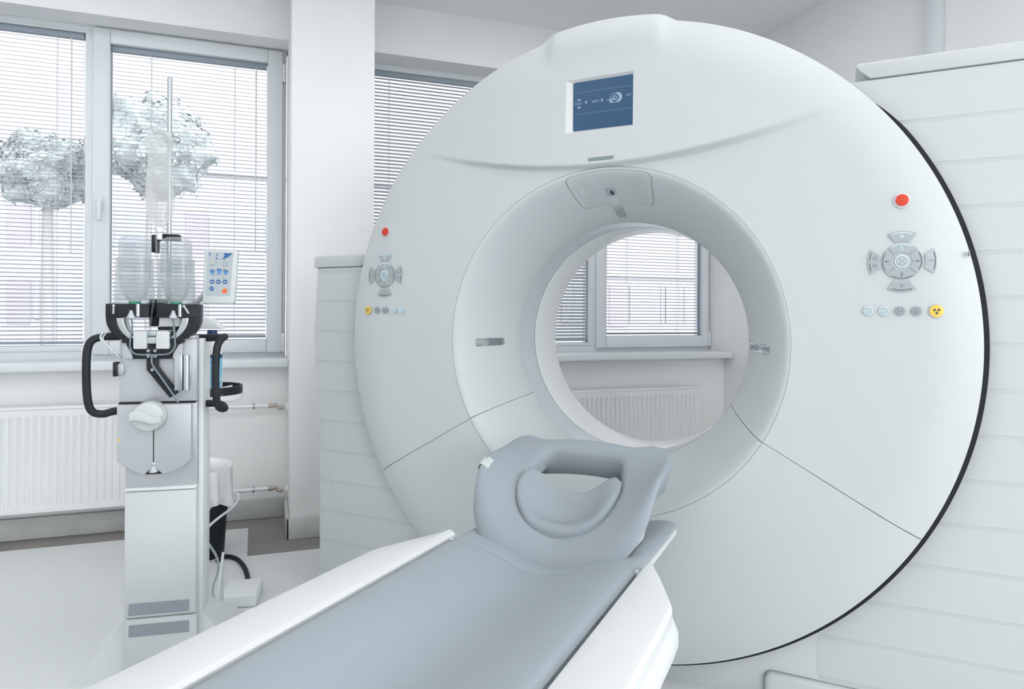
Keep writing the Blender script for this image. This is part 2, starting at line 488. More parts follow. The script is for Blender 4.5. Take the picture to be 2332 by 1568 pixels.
# unseen long window behind the camera, added to bring in soft frontal light
m_ = MB()
m_.box(RW[0], RW[1], BY-0.16, BY-0.08, RW[2], RW[2]+0.06, 0.003); m_.box(RW[0], RW[1], BY-0.16, BY-0.08, RW[3]-0.06, RW[3], 0.003)
for i in range(5):
    x = RW[0] + (RW[1]-RW[0]-0.07)*i/4; m_.box(x, x+0.07, BY-0.16, BY-0.08, RW[2]+0.06, RW[3]-0.06, 0.003)
w3 = struct(m_.build('added_rear_window', 'pvc'))
m_ = MB(); m_.box(RW[0]+0.02, RW[1]-0.02, BY-0.125, BY-0.119, RW[2]+0.03, RW[3]-0.03); m_.build('window_pane', 'glass', w3)
fixed_frame(W1[0], -2.36, -2.36, -0.935, 0.965, 2.648, w1)
fixed_frame(W2[0], 0.60, 0.60, 2.07, 0.955, 2.652, w2)
for (a, b, nm, ow) in ((W1[0]-0.02, 0.104, 'windowsill', w1), (0.52, RX, 'windowsill', w2)):
    m_ = MB(); m_.box(a, b, 3.925, FY+0.05, SILLZ-0.038, SILLZ+0.008, 0.008, 3)
    m_.build(nm, 'pvc', ow)

# ------------------------------------------------------------------ venetian blinds
def blind(label, xa, xb, za, zb, tilt, mats='slat', cords=(), wand=None, yy=FY+0.030, width=0.025, pitch=0.0219, edge_cord='cord', stack=2):
    t = thing('venetian_blind', label, 'blind', ((xa+xb)/2, yy, za))
    hw = (xb - xa) / 2; H = zb - za
    h = MB(); h.box(-hw, hw, -0.014, 0.014, H-0.030, H, 0.002); h.build('headrail', 'headrail', t)
    s_ = MB()
    n = int((H - 0.045) / pitch)
    c, sn = math.cos(tilt), math.sin(tilt)
    for i in range(n):
        z = H - 0.045 - i * pitch
        if z < 0.02: break
        tl = tilt
        c, sn = math.cos(tl), math.sin(tl)
        vs = []
        for x in (-hw+0.004, hw-0.004):
            for dz in (0.0, -0.0006):
                for k in range(5):
                    u = -0.5 + k / 4
                    yl = u * width; zl = 0.0018 * (1 - 4*u*u) + dz
                    vs.append((x, yl*c - zl*sn, z + yl*sn + zl*c))
        fs = []
        for k in range(4):
            fs += [(k, k+1, 11+k, 10+k), (5+k, 15+k, 16+k, 6+k)]
        fs += [(0, 10, 15, 5), (4, 9, 19, 14), (0, 5, 6, 1), (1, 6, 7, 2), (2, 7, 8, 3), (3, 8, 9, 4), (10, 11, 16, 15), (11, 12, 17, 16), (12, 13, 18, 17), (13, 14, 19, 18)]
        s_.add(vs, fs)
    s_.build('slats', mats, t, angle=60)
    b = MB(); b.box(-hw+0.002, hw-0.002, -0.012, 0.012, 0.006, 0.02, 0.003); b.build('bottom_rail', 'headrail', t)
    for x in cords:
        k = MB()
        for dy in (-0.0125, 0.0125): k.tube([(x-(xa+xb)/2, dy, H-0.03), (x-(xa+xb)/2, dy, 0.02)], 0.0011, 6, 0)
        k.build('ladder_cord', 'cord', t)
    if wand:
        k = MB(); x = wand[0] - (xa+xb)/2
        k.tube([(x, -0.017, H-0.03), (x, -0.017, wand[1]-za)], 0.0032, 8, 0); k.build('tilt_wand', 'cord', t)
    for sx in (-1, 1):
        k = MB()
        k.tube([(sx*(hw-0.001), -0.011, H-0.03), (sx*(hw-0.001), -0.011, 0.0)], 0.0009, 6, 0)
        k.build('guide_wire', edge_cord, t)
    return t
T1 = math.radians(18)
blind('wide venetian blind with white open slats in the fixed pane at the left edge', -2.355, -0.942, 0.968, 2.645, T1, cords=(-2.1, -1.02-0.05, -1.55), wand=(-1.0, 1.46))
blind('venetian blind with white open slats behind the drip bag and contrast injector', -0.811, -0.016, 0.996, 2.60, T1, cords=(-0.62, -0.19), wand=(-0.075, 1.50), edge_cord='cord_blue')
blind('wide venetian blind with grey half-closed slats, right of the pillar', 0.605, 2.062, 0.96, 2.648, math.radians(38), mats='slat_grey', cords=(0.70, 1.36, 1.97), edge_cord='cord')
b4 = blind('venetian blind with thin open slats seen through the scanner bore', 2.207, 2.981, 1.002, 2.598, math.radians(15), cords=(2.38, 2.80), edge_cord='cord_blue')
for x in (2.955, 2.968):
    k = MB(); k.tube([(x-2.594, -0.018, 1.56), (x-2.594, -0.018, 0.03)], 0.0014, 6, 0); k.build('pull_cord', 'cord_blue', b4)

# ------------------------------------------------------------------ radiators
def radiator(label, x0, x1, z0, z1, yf=3.93, pipes=None):
    t = thing('radiator', label, 'radiator', ((x0+x1)/2, yf, 0))
    hw = (x1-x0)/2
    # ribbed front panel, one continuous pressed sheet
    prof = []
    n = int((2*hw-0.05) / 0.0333)
    st = (2*hw - 0.05) / n
    prof.append((-hw, 0.0))
    x = -hw + 0.025
    for i in range(n):
        prof += [(x, 0.0), (x + st*0.18, 0.009), (x + st*0.40, 0.009), (x + st*0.58, 0.0)]
        x += st
    prof += [(x, 0.0), (hw, 0.0)]
    p = MB()
    rows = [(z0, 0), (z0+0.035, 0), (z0+0.055, 1), (z1-0.055, 1), (z1-0.035, 0), (z1, 0)]
    vs = []; m_ = len(prof)
    for z, k in rows:
        vs += [(a, b*k, z) for a, b in prof]
    fs = [(r*m_+i, r*m_+i+1, (r+1)*m_+i+1, (r+1)*m_+i) for r in range(len(rows)-1) for i in range(m_-1)]
    p.add(vs, fs)
    p.box(-hw, hw, 0.010, 0.016, z0, z1)
    p.build('front_panel', 'radiator', t, angle=25)
    g = MB(); g.box(-hw-0.002, hw+0.002, 0.0, 0.085, z1-0.004, z1+0.012, 0.003); g.build('top_grille', 'radiator', t)
    for sx in (-1, 1):
        g = MB(); g.box(sx*hw-0.003, sx*hw+0.003, 0.002, 0.083, z0, z1, 0.001); g.build('side_panel', 'radiator', t)
    g = MB(); g.box(-hw+0.01, hw-0.01, 0.06, 0.085, z0-0.028, z1-0.01, 0.004); g.build('rear_panel', 'radiator', t)
    if pipes:
        for z in pipes:
            c = MB(); a = hw; X = lambda v: v - (x0+x1)/2
            c.cyl((a-0.01, 0.045, z), (X(0.02), 0.045, z), 0.011, n=14)
            c.cyl((X(0.092), 0.045, z-0.012), (X(0.104), 0.045, z-0.012), 0.024, n=18)
            po = c.build('pipe', 'radiator', t)
            v = MB()
            v.cyl((X(0.0), 0.045, z), (X(0.028), 0.045, z), 0.0135, n=12)
            v.tube([(X(0.026), 0.045, z), (X(0.038), 0.045, z+0.004), (X(0.046), 0.045, z-0.006), (X(0.056), 0.045, z-0.014)], 0.010, 10, 4)
            v.cyl((X(0.052), 0.045, z-0.014), (X(0.082), 0.045, z-0.014), 0.0115, n=12)
            v.build('pipe_fitting', 'copper', po)
            k = MB(); k.cyl((X(-0.075), 0.045, z-0.018), (X(-0.075), 0.045, z+0.018), 0.004, n=8); k.cyl((X(-0.080), 0.045, z), (X(-0.070), 0.045, z), 0.0155, n=14)
            k.build('pipe_clip', 'alu', po)
    return t
radiator('long white ribbed panel radiator under the left window, behind the injector', -2.2, -0.42, 0.155, 0.662, pipes=(0.634, 0.176))
radiator('white ribbed panel radiator seen through the scanner bore under the window', 1.15, 2.787, 0.15, 0.645)

# ------------------------------------------------------------------ ceiling lights
def ceiling_light(label, x, y):
    t = thing('ceiling_light', label, 'lamp', (x, y, CEIL), 0, 'recessed ceiling lights')
    f = MB()
    for a in ((-0.62, 0.62, -0.32, -0.29), (-0.62, 0.62, 0.29, 0.32), (-0.62, -0.59, -0.29, 0.29), (0.59, 0.62, -0.29, 0.29)):
        f.box(*a, -0.03, 0.0, 0.002)
    f.build('lamp_frame', 'lamp_frame', t)
    d = MB(); d.box(-0.592, 0.592, -0.292, 0.292, -0.022, -0.006); d.build('lamp_diffuser', 'lamp', t)
    return t
for yy in (-2.6, -0.8, 1.0):
    for xx in (-2.4, -1.1, 0.4, 1.75):
        ceiling_light('unseen white ceiling light panel added to brighten the far side of the room', xx, yy)
for xx, yy in ((-2.4, 3.2), (-1.1, 3.1), (1.50, 2.9), (1.2, 2.0)):  # extra unseen panels, added to brighten the window wall and back corner
    ceiling_light('unseen white ceiling light panel added to brighten the far side of the room', xx, yy)

# ------------------------------------------------------------------ CT gantry (local x to the right, y into the bore, z up)
ZC = 1.057
GLOC = (1.0, 1.923, 0.0); GROT = -math.radians(45.7625)
gan = thing('ct_scanner_gantry', 'large white ring-shaped CT scanner gantry with a round bore in the middle of the room', 'ct scanner', GLOC, GROT)

def base_d(r):
    return -0.012 + (0.030 * ((r - 0.86) / 0.14) ** 2.3 if r > 0.86 else 0.0)
def visor_d(s, z):
    zc = 1.604 + 0.235 * s * s
    if z < zc - 0.001: return 0.0
    zr = ZC + math.sqrt(max(0.05, 1 - s*s))
    q = max(0.0, min(1.0, (z - zc) / max(0.05, zr - zc)))
    fade = 1 - sst((abs(s) - 0.30) / 0.42)
    d = -0.022 * sst((z - zc) / 0.014) * (1 - 0.55 * q) * fade
    cen = 1 - sst((abs(s) - 0.165) / 0.04)
    d -= 0.016 * cen * sst((z - 1.93) / 0.10)
    return d
def face_d(s, z):
    return base_d(math.hypot(s, z - ZC)) + visor_d(s, z)
def fpos(r, th):
    k = (r - 0.80) / 0.20
    s, c = math.sin(th), math.cos(th)
    rr = r
    if k > 0 and s > 0:
        ang = abs(math.degrees(th) - 90)
        rr = r + 0.013 * k * k * (1 - sst((ang - 10.6) / 2.6))
    rr += 0.005 * max(0.0, k) ** 2
    x, z = rr * c, ZC + rr * s
    return (x, base_d(r) + visor_d(x, z), z)
def cover(a0, a1, n, name, parent, cut=False):
    R = [0.5515 + (0.86 - 0.5515) * i / 70 for i in range(70)] + [0.86 + 0.14 * i / 30 for i in range(31)]
    vs = []; fs = []
    for r in R:
        for i in range(n + 1):
            vs.append(fpos(r, math.radians(a0 + (a1 - a0) * i / n)))
    m_ = n + 1
    # returned lip round the outer edge and along the other edges
    K = len(R)
    for i in range(m_):
        p = fpos(1.0, math.radians(a0 + (a1 - a0) * i / n)); vs.append((p[0]*1.0, p[1] + 0.024, ZC + (p[2]-ZC)))
    for k in range(K):
        for i in range(n):
            fs.append((k*m_+i, k*m_+i+1, (k+1)*m_+i+1, (k+1)*m_+i))
    o0 = len(vs)
    for i in range(m_):
        p = vs[i]; vs.append((p[0], p[1] + 0.010, p[2]))
    for i in range(n): fs.append((i, i+1, o0+i+1, o0+i))
    for col in (0, n):
        b = len(vs)
        for k in range(K):
            p = vs[k*m_+col]; vs.append((p[0], p[1] + 0.010, p[2]))
        for k in range(K-1): fs.append((k*m_+col, (k+1)*m_+col, b+k+1, b+k))
    mb_ = MB().add(vs, fs)
    if not cut: return mb_.build(name, 'shell', parent, angle=50)
    bm = bmesh.new()
    bv = [bm.verts.new(v) for v in mb_.v]
    for f in mb_.f: bm.faces.new([bv[i] for i in f])
    x0, x1, z0, z1 = cut
    for co, no in (((x0,0,0),(1,0,0)), ((x1,0,0),(1,0,0)), ((0,0,z0),(0,0,1)), ((0,0,z1),(0,0,1))):
        fsel = [f for f in bm.faces if 1.6 < f.calc_center_median().z < 2.0 and abs(f.calc_center_median().x) < 0.3]
        es = set(e for f in fsel for e in f.edges); vv = set(v for f in fsel for v in f.verts)
        bmesh.ops.bisect_plane(bm, geom=list(fsel) + list(es) + list(vv), plane_co=co, plane_no=no)
    kill = [f for f in bm.faces if x0 < f.calc_center_median().x < x1 and z0 < f.calc_center_median().z < z1]
    bmesh.ops.delete(bm, geom=kill, context='FACES')
    out = MB(); out.from_bm(bm)
    return out.build(name, 'shell', parent, angle=50)
SX0, SX1, SZ0, SZ1 = -0.121, 0.100, 1.722, 1.893
cover(-29.93, 209.93, 460, 'front_cover', gan, cut=(SX0, SX1, SZ0, SZ1))
cover(210.07, 329.93, 200, 'lower_front_cover', gan)

# screen let into the brow of the cover
b = MB()
n = 12
edge = []
for i in range(n): edge.append((SX0 + (SX1-SX0)*i/n, SZ0))
for i in range(n): edge.append((SX1, SZ0 + (SZ1-SZ0)*i/n))
for i in range(n): edge.append((SX1 - (SX1-SX0)*i/n, SZ1))
for i in range(n): edge.append((SX0, SZ1 - (SZ1-SZ0)*i/n))
BX0, BX1, BZ0, BZ1 = -0.098, 0.0985, 1.731, 1.884
def scr_d(x, z): return -0.016 + 0.0 * x
inner = []
for i in range(n): inner.append((BX0 + (BX1-BX0)*i/n, BZ0))
for i in range(n): inner.append((BX1, BZ0 + (BZ1-BZ0)*i/n))
for i in range(n): inner.append((BX1 - (BX1-BX0)*i/n, BZ1))
for i in range(n): inner.append((BX0, BZ1 - (BZ1-BZ0)*i/n))
L = len(edge)
vs = [(x, face_d(x, z), z) for x, z in edge] + [(x, scr_d(x, z) , z) for x, z in inner]
b.add(vs, [(i, (i+1) % L, L + (i+1) % L, L + i) for i in range(L)])
bez = b.build('screen_bezel', 'couch', gan, angle=20)
s_ = MB(); s_.prism(rrect(BX0-0.001, BX1+0.001, BZ0-0.001, BZ1+0.001, 0.006), -0.019, -0.010, 'y')
scr = s_.build('screen', 'screen', gan); part_label(scr, 'blue screen with pale numbers and a scanner pictogram')
# graphics: local helper, screen width 0.196 and height 0.152, origin lower left
SD = -0.0196
def SP(u, v): return (BX0 + 0.196*u, SD, BZ0 + 0.152*v)
def sq(mb_, pts): mb_.add([SP(*p) for p in pts], [tuple(range(len(pts)))])
k = MB()
for v in (0.335, 0.788): sq(k, [(0.005, v), (0.995, v), (0.995, v+0.008), (0.005, v+0.008)])
k.build('screen_rule', 'screen_line', scr, normals=False)
k = MB()
AS = 0.196/0.152
def arrow(cx, cy, w, h, d):
    if d == 'u': return [(cx-w, cy-h), (cx+w, cy-h), (cx, cy+h)]
    if d == 'd': return [(cx-w, cy+h), (cx, cy-h), (cx+w, cy+h)]
    if d == 'l': return [(cx+w, cy-h), (cx+w, cy+h), (cx-w, cy)]
    return [(cx-w, cy-h), (cx+w, cy), (cx-w, cy+h)]
sq(k, arrow(0.095, 0.650, 0.036, 0.024, 'u')); sq(k, arrow(0.095, 0.476, 0.036, 0.024, 'd'))
sq(k, arrow(0.212, 0.575, 0.018, 0.042, 'l')); sq(k, arrow(0.492, 0.575, 0.018, 0.042, 'r'))
add_text(k, '530.0', 0.0112, lambda x, y: (BX0 + 0.196*0.022 + x*0.98, SD, BZ0 + 0.152*0.540 + y))
add_text(k, '684.0', 0.0112, lambda x, y: (BX0 + 0.196*0.315 + x*0.98, SD, BZ0 + 0.152*0.545 + y))
add_text(k, '0.0\u00b0', 0.0112, lambda x, y: (BX0 + 0.196*0.885 + x*0.98, SD, BZ0 + 0.152*0.580 + y))
def ring2(cx, cy, r0, r1, a0=0, a1=360, sx=1.0, off=0.0):
    n_ = 40; vs = []; fs = []
    for i in range(n_ + 1):
        t = math.radians(a0 + (a1-a0)*i/n_)
        vs.append(SP(cx + (r0*math.cos(t) + off)/1.0, cy + r0*AS*math.sin(t)))
        vs.append(SP(cx + r1*math.cos(t), cy + r1*AS*math.sin(t)))
    for i in range(n_): fs.append((2*i, 2*i+1, 2*i+3, 2*i+2))
    k.add(vs, fs)
ring2(0.695, 0.585, 0.066, 0.075, 20, 340)
ring2(0.700, 0.585, 0.022, 0.038)
# crescent
n_ = 30; vs = []; fs = []
for i in range(n_ + 1):
    t = math.radians(-100 + 200*i/n_)
    vs.append(SP(0.715 + 0.055*math.cos(t), 0.59 + 0.070*AS*math.sin(t))); vs.append(SP(0.735 + 0.085*math.cos(t), 0.59 + 0.080*AS*math.sin(t)))
for i in range(n_): fs.append((2*i, 2*i+1, 2*i+3, 2*i+2))
k.add(vs, fs)
sq(k, [(0.560, 0.556), (0.700, 0.566), (0.700, 0.580), (0.560, 0.570)])
sq(k, [(0.612, 0.49), (0.632, 0.49), (0.632, 0.556), (0.612, 0.556)]); sq(k, [(0.640, 0.49), (0.662, 0.49), (0.662, 0.556), (0.640, 0.556)])
k.build('screen_graphics', 'screen_ink', scr, normals=False)

# slot below the screen
sl = MB(); sl.patch([(-0.040, 1.6255), (0.036, 1.6255), (0.043, 1.634), (0.036, 1.637), (-0.036, 1.637), (-0.046, 1.634)], lambda u, v, l: (u, face_d(u, v) - l, v), 0.001, 3)
part_label(sl.build('sensor_slot', 'slot', gan), 'narrow grey slot under the screen')

# bore funnel
FP = [(0.5506, -0.012), (0.5480, -0.0125), (0.535, -0.006), (0.515, 0.018), (0.49, 0.060), (0.465, 0.105), (0.445, 0.148), (0.425, 0.195), (0.412, 0.235), (0.409, 0.252)]
def fun_d(r):
    if r >= FP[0][0]: return FP[0][1]
    for (ra, da), (rb, db) in zip(FP, FP[1:]):
        if rb <= r <= ra: return da + (db - da) * (ra - r) / (ra - rb)
    return FP[-1][1]
# smoother radial sampling of the profile
prof = []
for i in range(len(FP) - 1):
    p0 = FP[max(0, i-1)]; p1 = FP[i]; p2 = FP[i+1]; p3 = FP[min(len(FP)-1, i+2)]
    for q in range(4):
        t = q / 4
        prof.append(tuple(0.5*((2*p1[j]) + (p2[j]-p0[j])*t + (2*p0[j]-5*p1[j]+4*p2[j]-p3[j])*t*t + (3*p1[j]-p0[j]-3*p2[j]+p3[j])*t**3) for j in (0, 1)))
prof.append(FP[-1])
prof = [(0.5506, -0.006)] + prof
def fun_smooth(r):
    pr_ = prof[1:]
    for (ra, da), (rb, db) in zip(pr_, pr_[1:]):
        if rb <= r <= ra and ra > rb: return da + (db - da) * (ra - r) / (ra - rb)
    return fun_d(r)
for a0, a1, nm in ((-29.9, 209.9, 'bore_funnel'), (210.1, 329.9, 'lower_bore_funnel')):
    f = MB(); f.lathe([(r, d) for r, d in prof], (0, 0, ZC), 'y', 160, math.radians(a0), math.radians(a1)); f.build(nm, 'shell', gan, angle=50)
# dark backing behind the joints
f = MB(); f.lathe([(0.56, 0.006), (0.545, 0.004), (0.530, 0.010), (0.510, 0.034), (0.485, 0.078), (0.46, 0.124), (0.44, 0.165), (0.42, 0.212), (0.4115, 0.25)], (0, 0, ZC), 'y', 96)
for a in (210, 330):
    t = math.radians(a); ct, st_ = math.cos(t), math.sin(t); px, pz = -st_*0.006, ct*0.006
    vs = []
    for r in (0.55, 0.7, 0.86, 0.93, 0.99):
        for sg in (-1, 1): vs.append((r*ct + sg*px, base_d(r) + 0.008, ZC + r*st_ + sg*pz))
    f.add(vs, [(2*i, 2*i+1, 2*i+3, 2*i+2) for i in range(4)])
f.build('joint_backing', 'seam', gan)
# bore tube
f = MB(); f.lathe([(0.409, 0.250), (0.4095, 0.256), (0.4095, 0.378)], (0, 0, ZC), 'y', 160)
part_label(f.build('bore_window_ring', 'ring_grey', gan, angle=60), 'glossy blue-grey band inside the bore')
f = MB(); f.lathe([(0.4095, 0.378), (0.414, 0.379), (0.414, 0.382), (0.4095, 0.383)], (0, 0, ZC), 'y', 160); f.build('bore_groove', 'seam', gan)
f = MB(); f.lathe([(0.4095, 0.383), (0.4088, 0.386), (0.4088, 0.585), (0.412, 0.600), (0.425, 0.625), (0.470, 0.680), (0.56, 0.730), (0.60, 0.735)], (0, 0, ZC), 'y', 160); f.build('rear_bore_liner', 'liner_white', gan, angle=60)
# black gap ring behind the front cover
f = MB(); vs = []; NR = 220
for i in range(NR + 1):
    a_ = 128 + 284 * i / NR
    ro = 0.996 + 0.0265 * min(sst((412 - a_) / 18), sst((a_ - 128) / 18))
    t = math.radians(a_)
    for r_, d_ in ((0.96, 0.050), (ro, 0.050), (ro, 0.062), (0.96, 0.062)): vs.append((r_*math.cos(t), d_, ZC + r_*math.sin(t)))
f.add(vs, [(4*i+j, 4*i+(j+1) % 4, 4*(i+1)+(j+1) % 4, 4*(i+1)+j) for i in range(NR) for j in range(4)] + [(0, 1, 2, 3), (4*NR, 4*NR+3, 4*NR+2, 4*NR+1)])
part_label(f.build('shadow_gap_ring', 'dark', gan), 'thin black ring between front cover and body')
# body drum
f = MB(); f.lathe([(0.60, 0.735), (0.88, 0.73), (0.93, 0.70), (0.93, 0.062), (0.60, 0.060)], (0, 0, ZC), 'y', 120); f.build('body_drum', 'wing', gan, angle=50)

# side housings with grooved fronts
WD = 0.078
def wing(name, side, ztop, lid_s0):
    def edge(z):
        pts = [(0.0, 1.238), (0.60, 1.240), (0.695, 1.243), (0.84, 1.262), (1.076, 1.272), (1.33, 1.256), (1.9, 1.20)]
        for (a, ea), (c, ec) in zip(pts, pts[1:]):
            if a <= z <= c: return ea + (ec-ea)*sst((z-a)/(c-a)) if False else ea + (ec-ea)*(z-a)/(c-a)
        return pts[-1][1]
    zs = [0.0]
    stripe_z = [0.105 + 0.1205*i for i in range(16)]
    rows = [(0.0, 0, 0)]
    for c in stripe_z:
        if c + 0.01 < ztop:
            rows += [(c-0.0070, 0, 0), (c-0.0060, 1, 1), (c+0.0060, 1, 0), (c+0.0070, 0, 0)]
    # extra rows so that the outline curves
    full = []
    for (a, b_) in zip(rows, rows[1:] + [(ztop, 0, 0)]):
        full.append(a)
        if b_[0] - a[0] > 0.05:
            for q in range(1, 4): full.append((a[0] + (b_[0]-a[0])*q/4, 0, 0))
    full.append((ztop, 0, 0))
    s_in = 0.62
    m_ = MB(); vs = []; fs = []; mi = []
    XS = [0.0, 0.3, 0.6, 0.9, 0.985, 0.995, 1.0]
    for (z, g, fl) in full:
        e = edge(z)
        for q in XS:
            s = s_in + (e - s_in) * q
            d = WD + 0.0008*g + (0.0 if q < 0.98 else (0.003 if q < 0.99 else 0.010 if q < 1 else 0.024))
            vs.append((side*s, d, z))
    c_ = len(XS)
    for i in range(len(full)-1):
        stripe = full[i][2] == 1
        for j in range(c_-1):
            fs.append((i*c_+j, i*c_+j+1, (i+1)*c_+j+1, (i+1)*c_+j)); mi.append(1 if (stripe and j < 4) else 0)
    for f_, k_ in zip(fs, mi): pass
    o = len(m_.v); m_.v += vs; m_.f += fs; m_.mi += mi
    # sides, top, back
    vs = []
    for (z, g, fl) in full:
        e = edge(z)
        vs += [(side*e, WD+0.024, z), (side*(e-0.015), 0.62, z), (side*s_in, 0.62, z)]
    base = len(m_.v); m_.v += vs
    for i in range(len(full)-1):
        for j in range(2):
            m_.f.append((base+i*3+j, base+i*3+j+1, base+(i+1)*3+j+1, base+(i+1)*3+j)); m_.mi.append(0)
    et = edge(ztop); q = len(m_.v)
    m_.v += [(side*s_in, WD, ztop), (side*(et-0.01), WD, ztop), (side*et, WD+0.024, ztop), (side*(et-0.015), 0.62, ztop), (side*s_in, 0.62, ztop)]
    m_.f.append((q, q+1, q+2, q+3, q+4)); m_.mi.append(0)
    o = m_.build(name, ['wing', 'stripe'], gan, angle=30)
    # lid
    l = MB(); e = edge(ztop) + 0.004
    z0, z1 = ztop + 0.004, ztop + 0.050
    pol = [(lid_s0+0.036, z0), (lid_s0+0.010, z1-0.022), (lid_s0, z1-0.008), (lid_s0+0.006, z1), (e-0.01, z1), (e, z1-0.01), (e, z0)]
    l.prism([(side*a, c) for a, c in pol], WD-0.004, 0.60, 'y', 0.003)
    l.build('housing_lid', 'wing', o)
    g = MB(); g.box(min(side*(lid_s0+0.02), side*(e-0.01)), max(side*(lid_s0+0.02), side*(e-0.01)), WD+0.006, 0.6, ztop-0.003, ztop+0.006)
    g.build('lid_gap', 'seam', o)
    # long raised arris running down to the floor
    if side > 0: return o
    a = MB()
    pts = [(1.240, 0.72), (1.222, 0.66), (1.194, 0.573), (1.160, 0.49), (1.124, 0.419), (1.075, 0.31), (1.023, 0.203), (0.95, 0.08), (0.91, 0.0)]
    a.tube([(side*x, WD+0.0012, z) for x, z in pts], 0.0032, 8, 5)
    a.build('housing_arris', 'wing', o)
    return o
wr = wing('right_side_housing', 1, 1.800, 0.712)
wl = wing('left_side_housing', -1, 1.326, 0.985)
k = MB(); k.prism(rrect(0.478, 1.235, -0.03, 0.094, 0.024, 6), WD-0.018, WD+0.01, 'y', 0.012, 3)
k2 = MB(); k2.prism([(x, max(z, 0.001)) for x, z in rrect(0.478, 1.235, 0.001, 0.094, 0.022, 6)], WD-0.018, WD+0.01, 'y', 0.012, 3)
fp = k2.build('foot_cover', 'wing', gan)
k = MB(); k.prism([(x, max(z, 0.0005)) for x, z in rrect(0.475, 1.237, 0.0005, 0.097, 0.024, 6)], WD-0.001, WD+0.01, 'y'); k.build('foot_cover_gap', 'seam', fp)
k = MB(); k.box(-0.625, 0.625, WD+0.0005, 0.60, 0.0, 0.30, 0.002); k.build('floor_plinth', 'wing', gan)

# speaker grille and laser windows on the funnel
def fun_pt(u, v, l):            # u: arc position in degrees, v: radius
    t = math.radians(u); r = v
    d0 = fun_smooth(r); e = 0.003
    dr = (fun_smooth(min(0.548, r+e)) - fun_smooth(max(0.4095, r-e))) / (2*e)
    nl = math.hypot(1, dr)      # normal points to the front and the axis
    r2_ = r + l * (dr / nl); d2 = d0 - l / nl
    return (r2_*math.cos(t), d2, ZC + r2_*math.sin(t))
def polar_outline(a0, a1, r0, r1, cr, k=6, nside=14):
    rm = (r0 + r1)/2; sc_ = 180/PI/rm
    base = rrect(a0/sc_, a1/sc_, r0, r1, cr, k)
    out = []
    for i, p in enumerate(base):
        q = base[(i+1) % len(base)]
        m2 = max(1, int(math.dist(p, q) / 0.012))
        for j in range(m2): out.append(((p[0] + (q[0]-p[0])*j/m2)*sc_, p[1] + (q[1]-p[1])*j/m2))
    return out
g = MB(); g.patch(polar_outline(73.6, 104.0, 0.4585, 0.540, 0.017), fun_pt, 0.0014, 9)
gr = g.build('speaker_grille', 'shell', gan, angle=60)
g = MB(); g.patch(polar_outline(73.2, 104.4, 0.4570, 0.5415, 0.018), fun_pt, 0.0006, 9); g.build('grille_joint', 'seam', gr, angle=60)
h = MB(); rnd = random.Random(3)
for j in range(11):
    r = 0.4655 + j * 0.00675
    for i in range(30):
        a = 75.6 + i * 0.915
        if (abs(a - 90) < 2.7 and r < 0.50) or (abs(a - 100.0) < 1.35 and abs(r - 0.504) < 0.012): continue
        if (i in (0, 29)) and j in (0, 10): continue
        vs = [fun_pt(a + 0.16*math.cos(t)*1.0, r + 0.00135*math.sin(t), 0.0018) for t in [2*PI*q/8 for q in range(8)]]
        h.add(vs, [tuple(range(8))])
h.build('perforations', 'seam', gr, normals=False)
g = MB(); g.patch([(100.0 + 0.75*math.cos(2*PI*i/24), 0.504 + 0.0066*math.sin(2*PI*i/24)) for i in range(24)], fun_pt, 0.0028, 3, 0.001); g.build('grille_button', 'shell', gr)
def laser(u0, u1, r0, r1, name='laser_window'):
    g_ = MB(); g_.patch(polar_outline(u0, u1, r0, r1, 0.006, 5), fun_pt, 0.0020, 10)
    return part_label(g_.build(name, 'chrome', gan, angle=60), 'mirror-like laser window on the funnel')
lt = laser(87.7, 91.9, 0.422, 0.498)
k = MB(); k.patch([(89.5 + 0.75*math.cos(2*PI*i/20), 0.485 + 0.0062*math.sin(2*PI*i/20)) for i in range(20)], fun_pt, 0.0023, 2); k.build('laser_lens', 'icon', lt)
laser(180.0, 183.4, 0.437, 0.494)
laser(-3.4, 0.0, 0.420, 0.490)

# control panels
def fsurf(u, v, l): return (u, face_d(u, v) - l, v)
def arc_pad(r0, r1, a0, a1, cx, cz, flat=False, n_=10, pull=0.0):
    out = []
    for i in range(n_+1):
        t = math.radians(a0 + (a1-a0)*i/n_); out.append((cx + r1*math.cos(t), cz + r1*math.sin(t)))
    for i in range(n_+1):
        t = math.radians(a1 - pull + (a0 + pull - (a1 - pull))*i/n_); out.append((cx + r0*math.cos(t), cz + r0*math.sin(t)))
    return out
def arc_line(mb_, cx, cz, r, a0, a1, w_, lift):
    vs = []; n_ = 14
    for i in range(n_+1):
        t = math.radians(a0 + (a1-a0)*i/n_)
        for rr in (r-w_/2, r+w_/2): vs.append(fsurf(cx + rr*math.cos(t), cz + rr*math.sin(t), lift))
    mb_.add(vs, [(2*i, 2*i+1, 2*i+3, 2*i+2) for i in range(n_)])
def poly(mb_, pts, cx, cz, lift): mb_.add([fsurf(cx+x, cz+z, lift) for x, z in pts], [tuple(range(len(pts)))])
def ring_flat(mb_, cx, cz, r0, r1, lift, n_=28):
    vs = []
    for i in range(n_):
        t = 2*PI*i/n_
        for rr in (r0, r1): vs.append(fsurf(cx + rr*math.cos(t), cz + rr*math.sin(t), lift))
    mb_.add(vs, [(2*i, 2*i+1, (2*i+3) % (2*n_), (2*i+2) % (2*n_)) for i in range(n_)])
def tri(d, s_=0.003):
    return {'u': [(-s_, -s_*.6), (s_, -s_*.6), (0, s_*.8)], 'd': [(-s_, s_*.6), (0, -s_*.8), (s_, s_*.6)], 'l': [(s_*.6, -s_), (s_*.6, s_), (-s_*.8, 0)], 'r': [(-s_*.6, -s_), (s_*.8, 0), (-s_*.6, s_)]}[d]
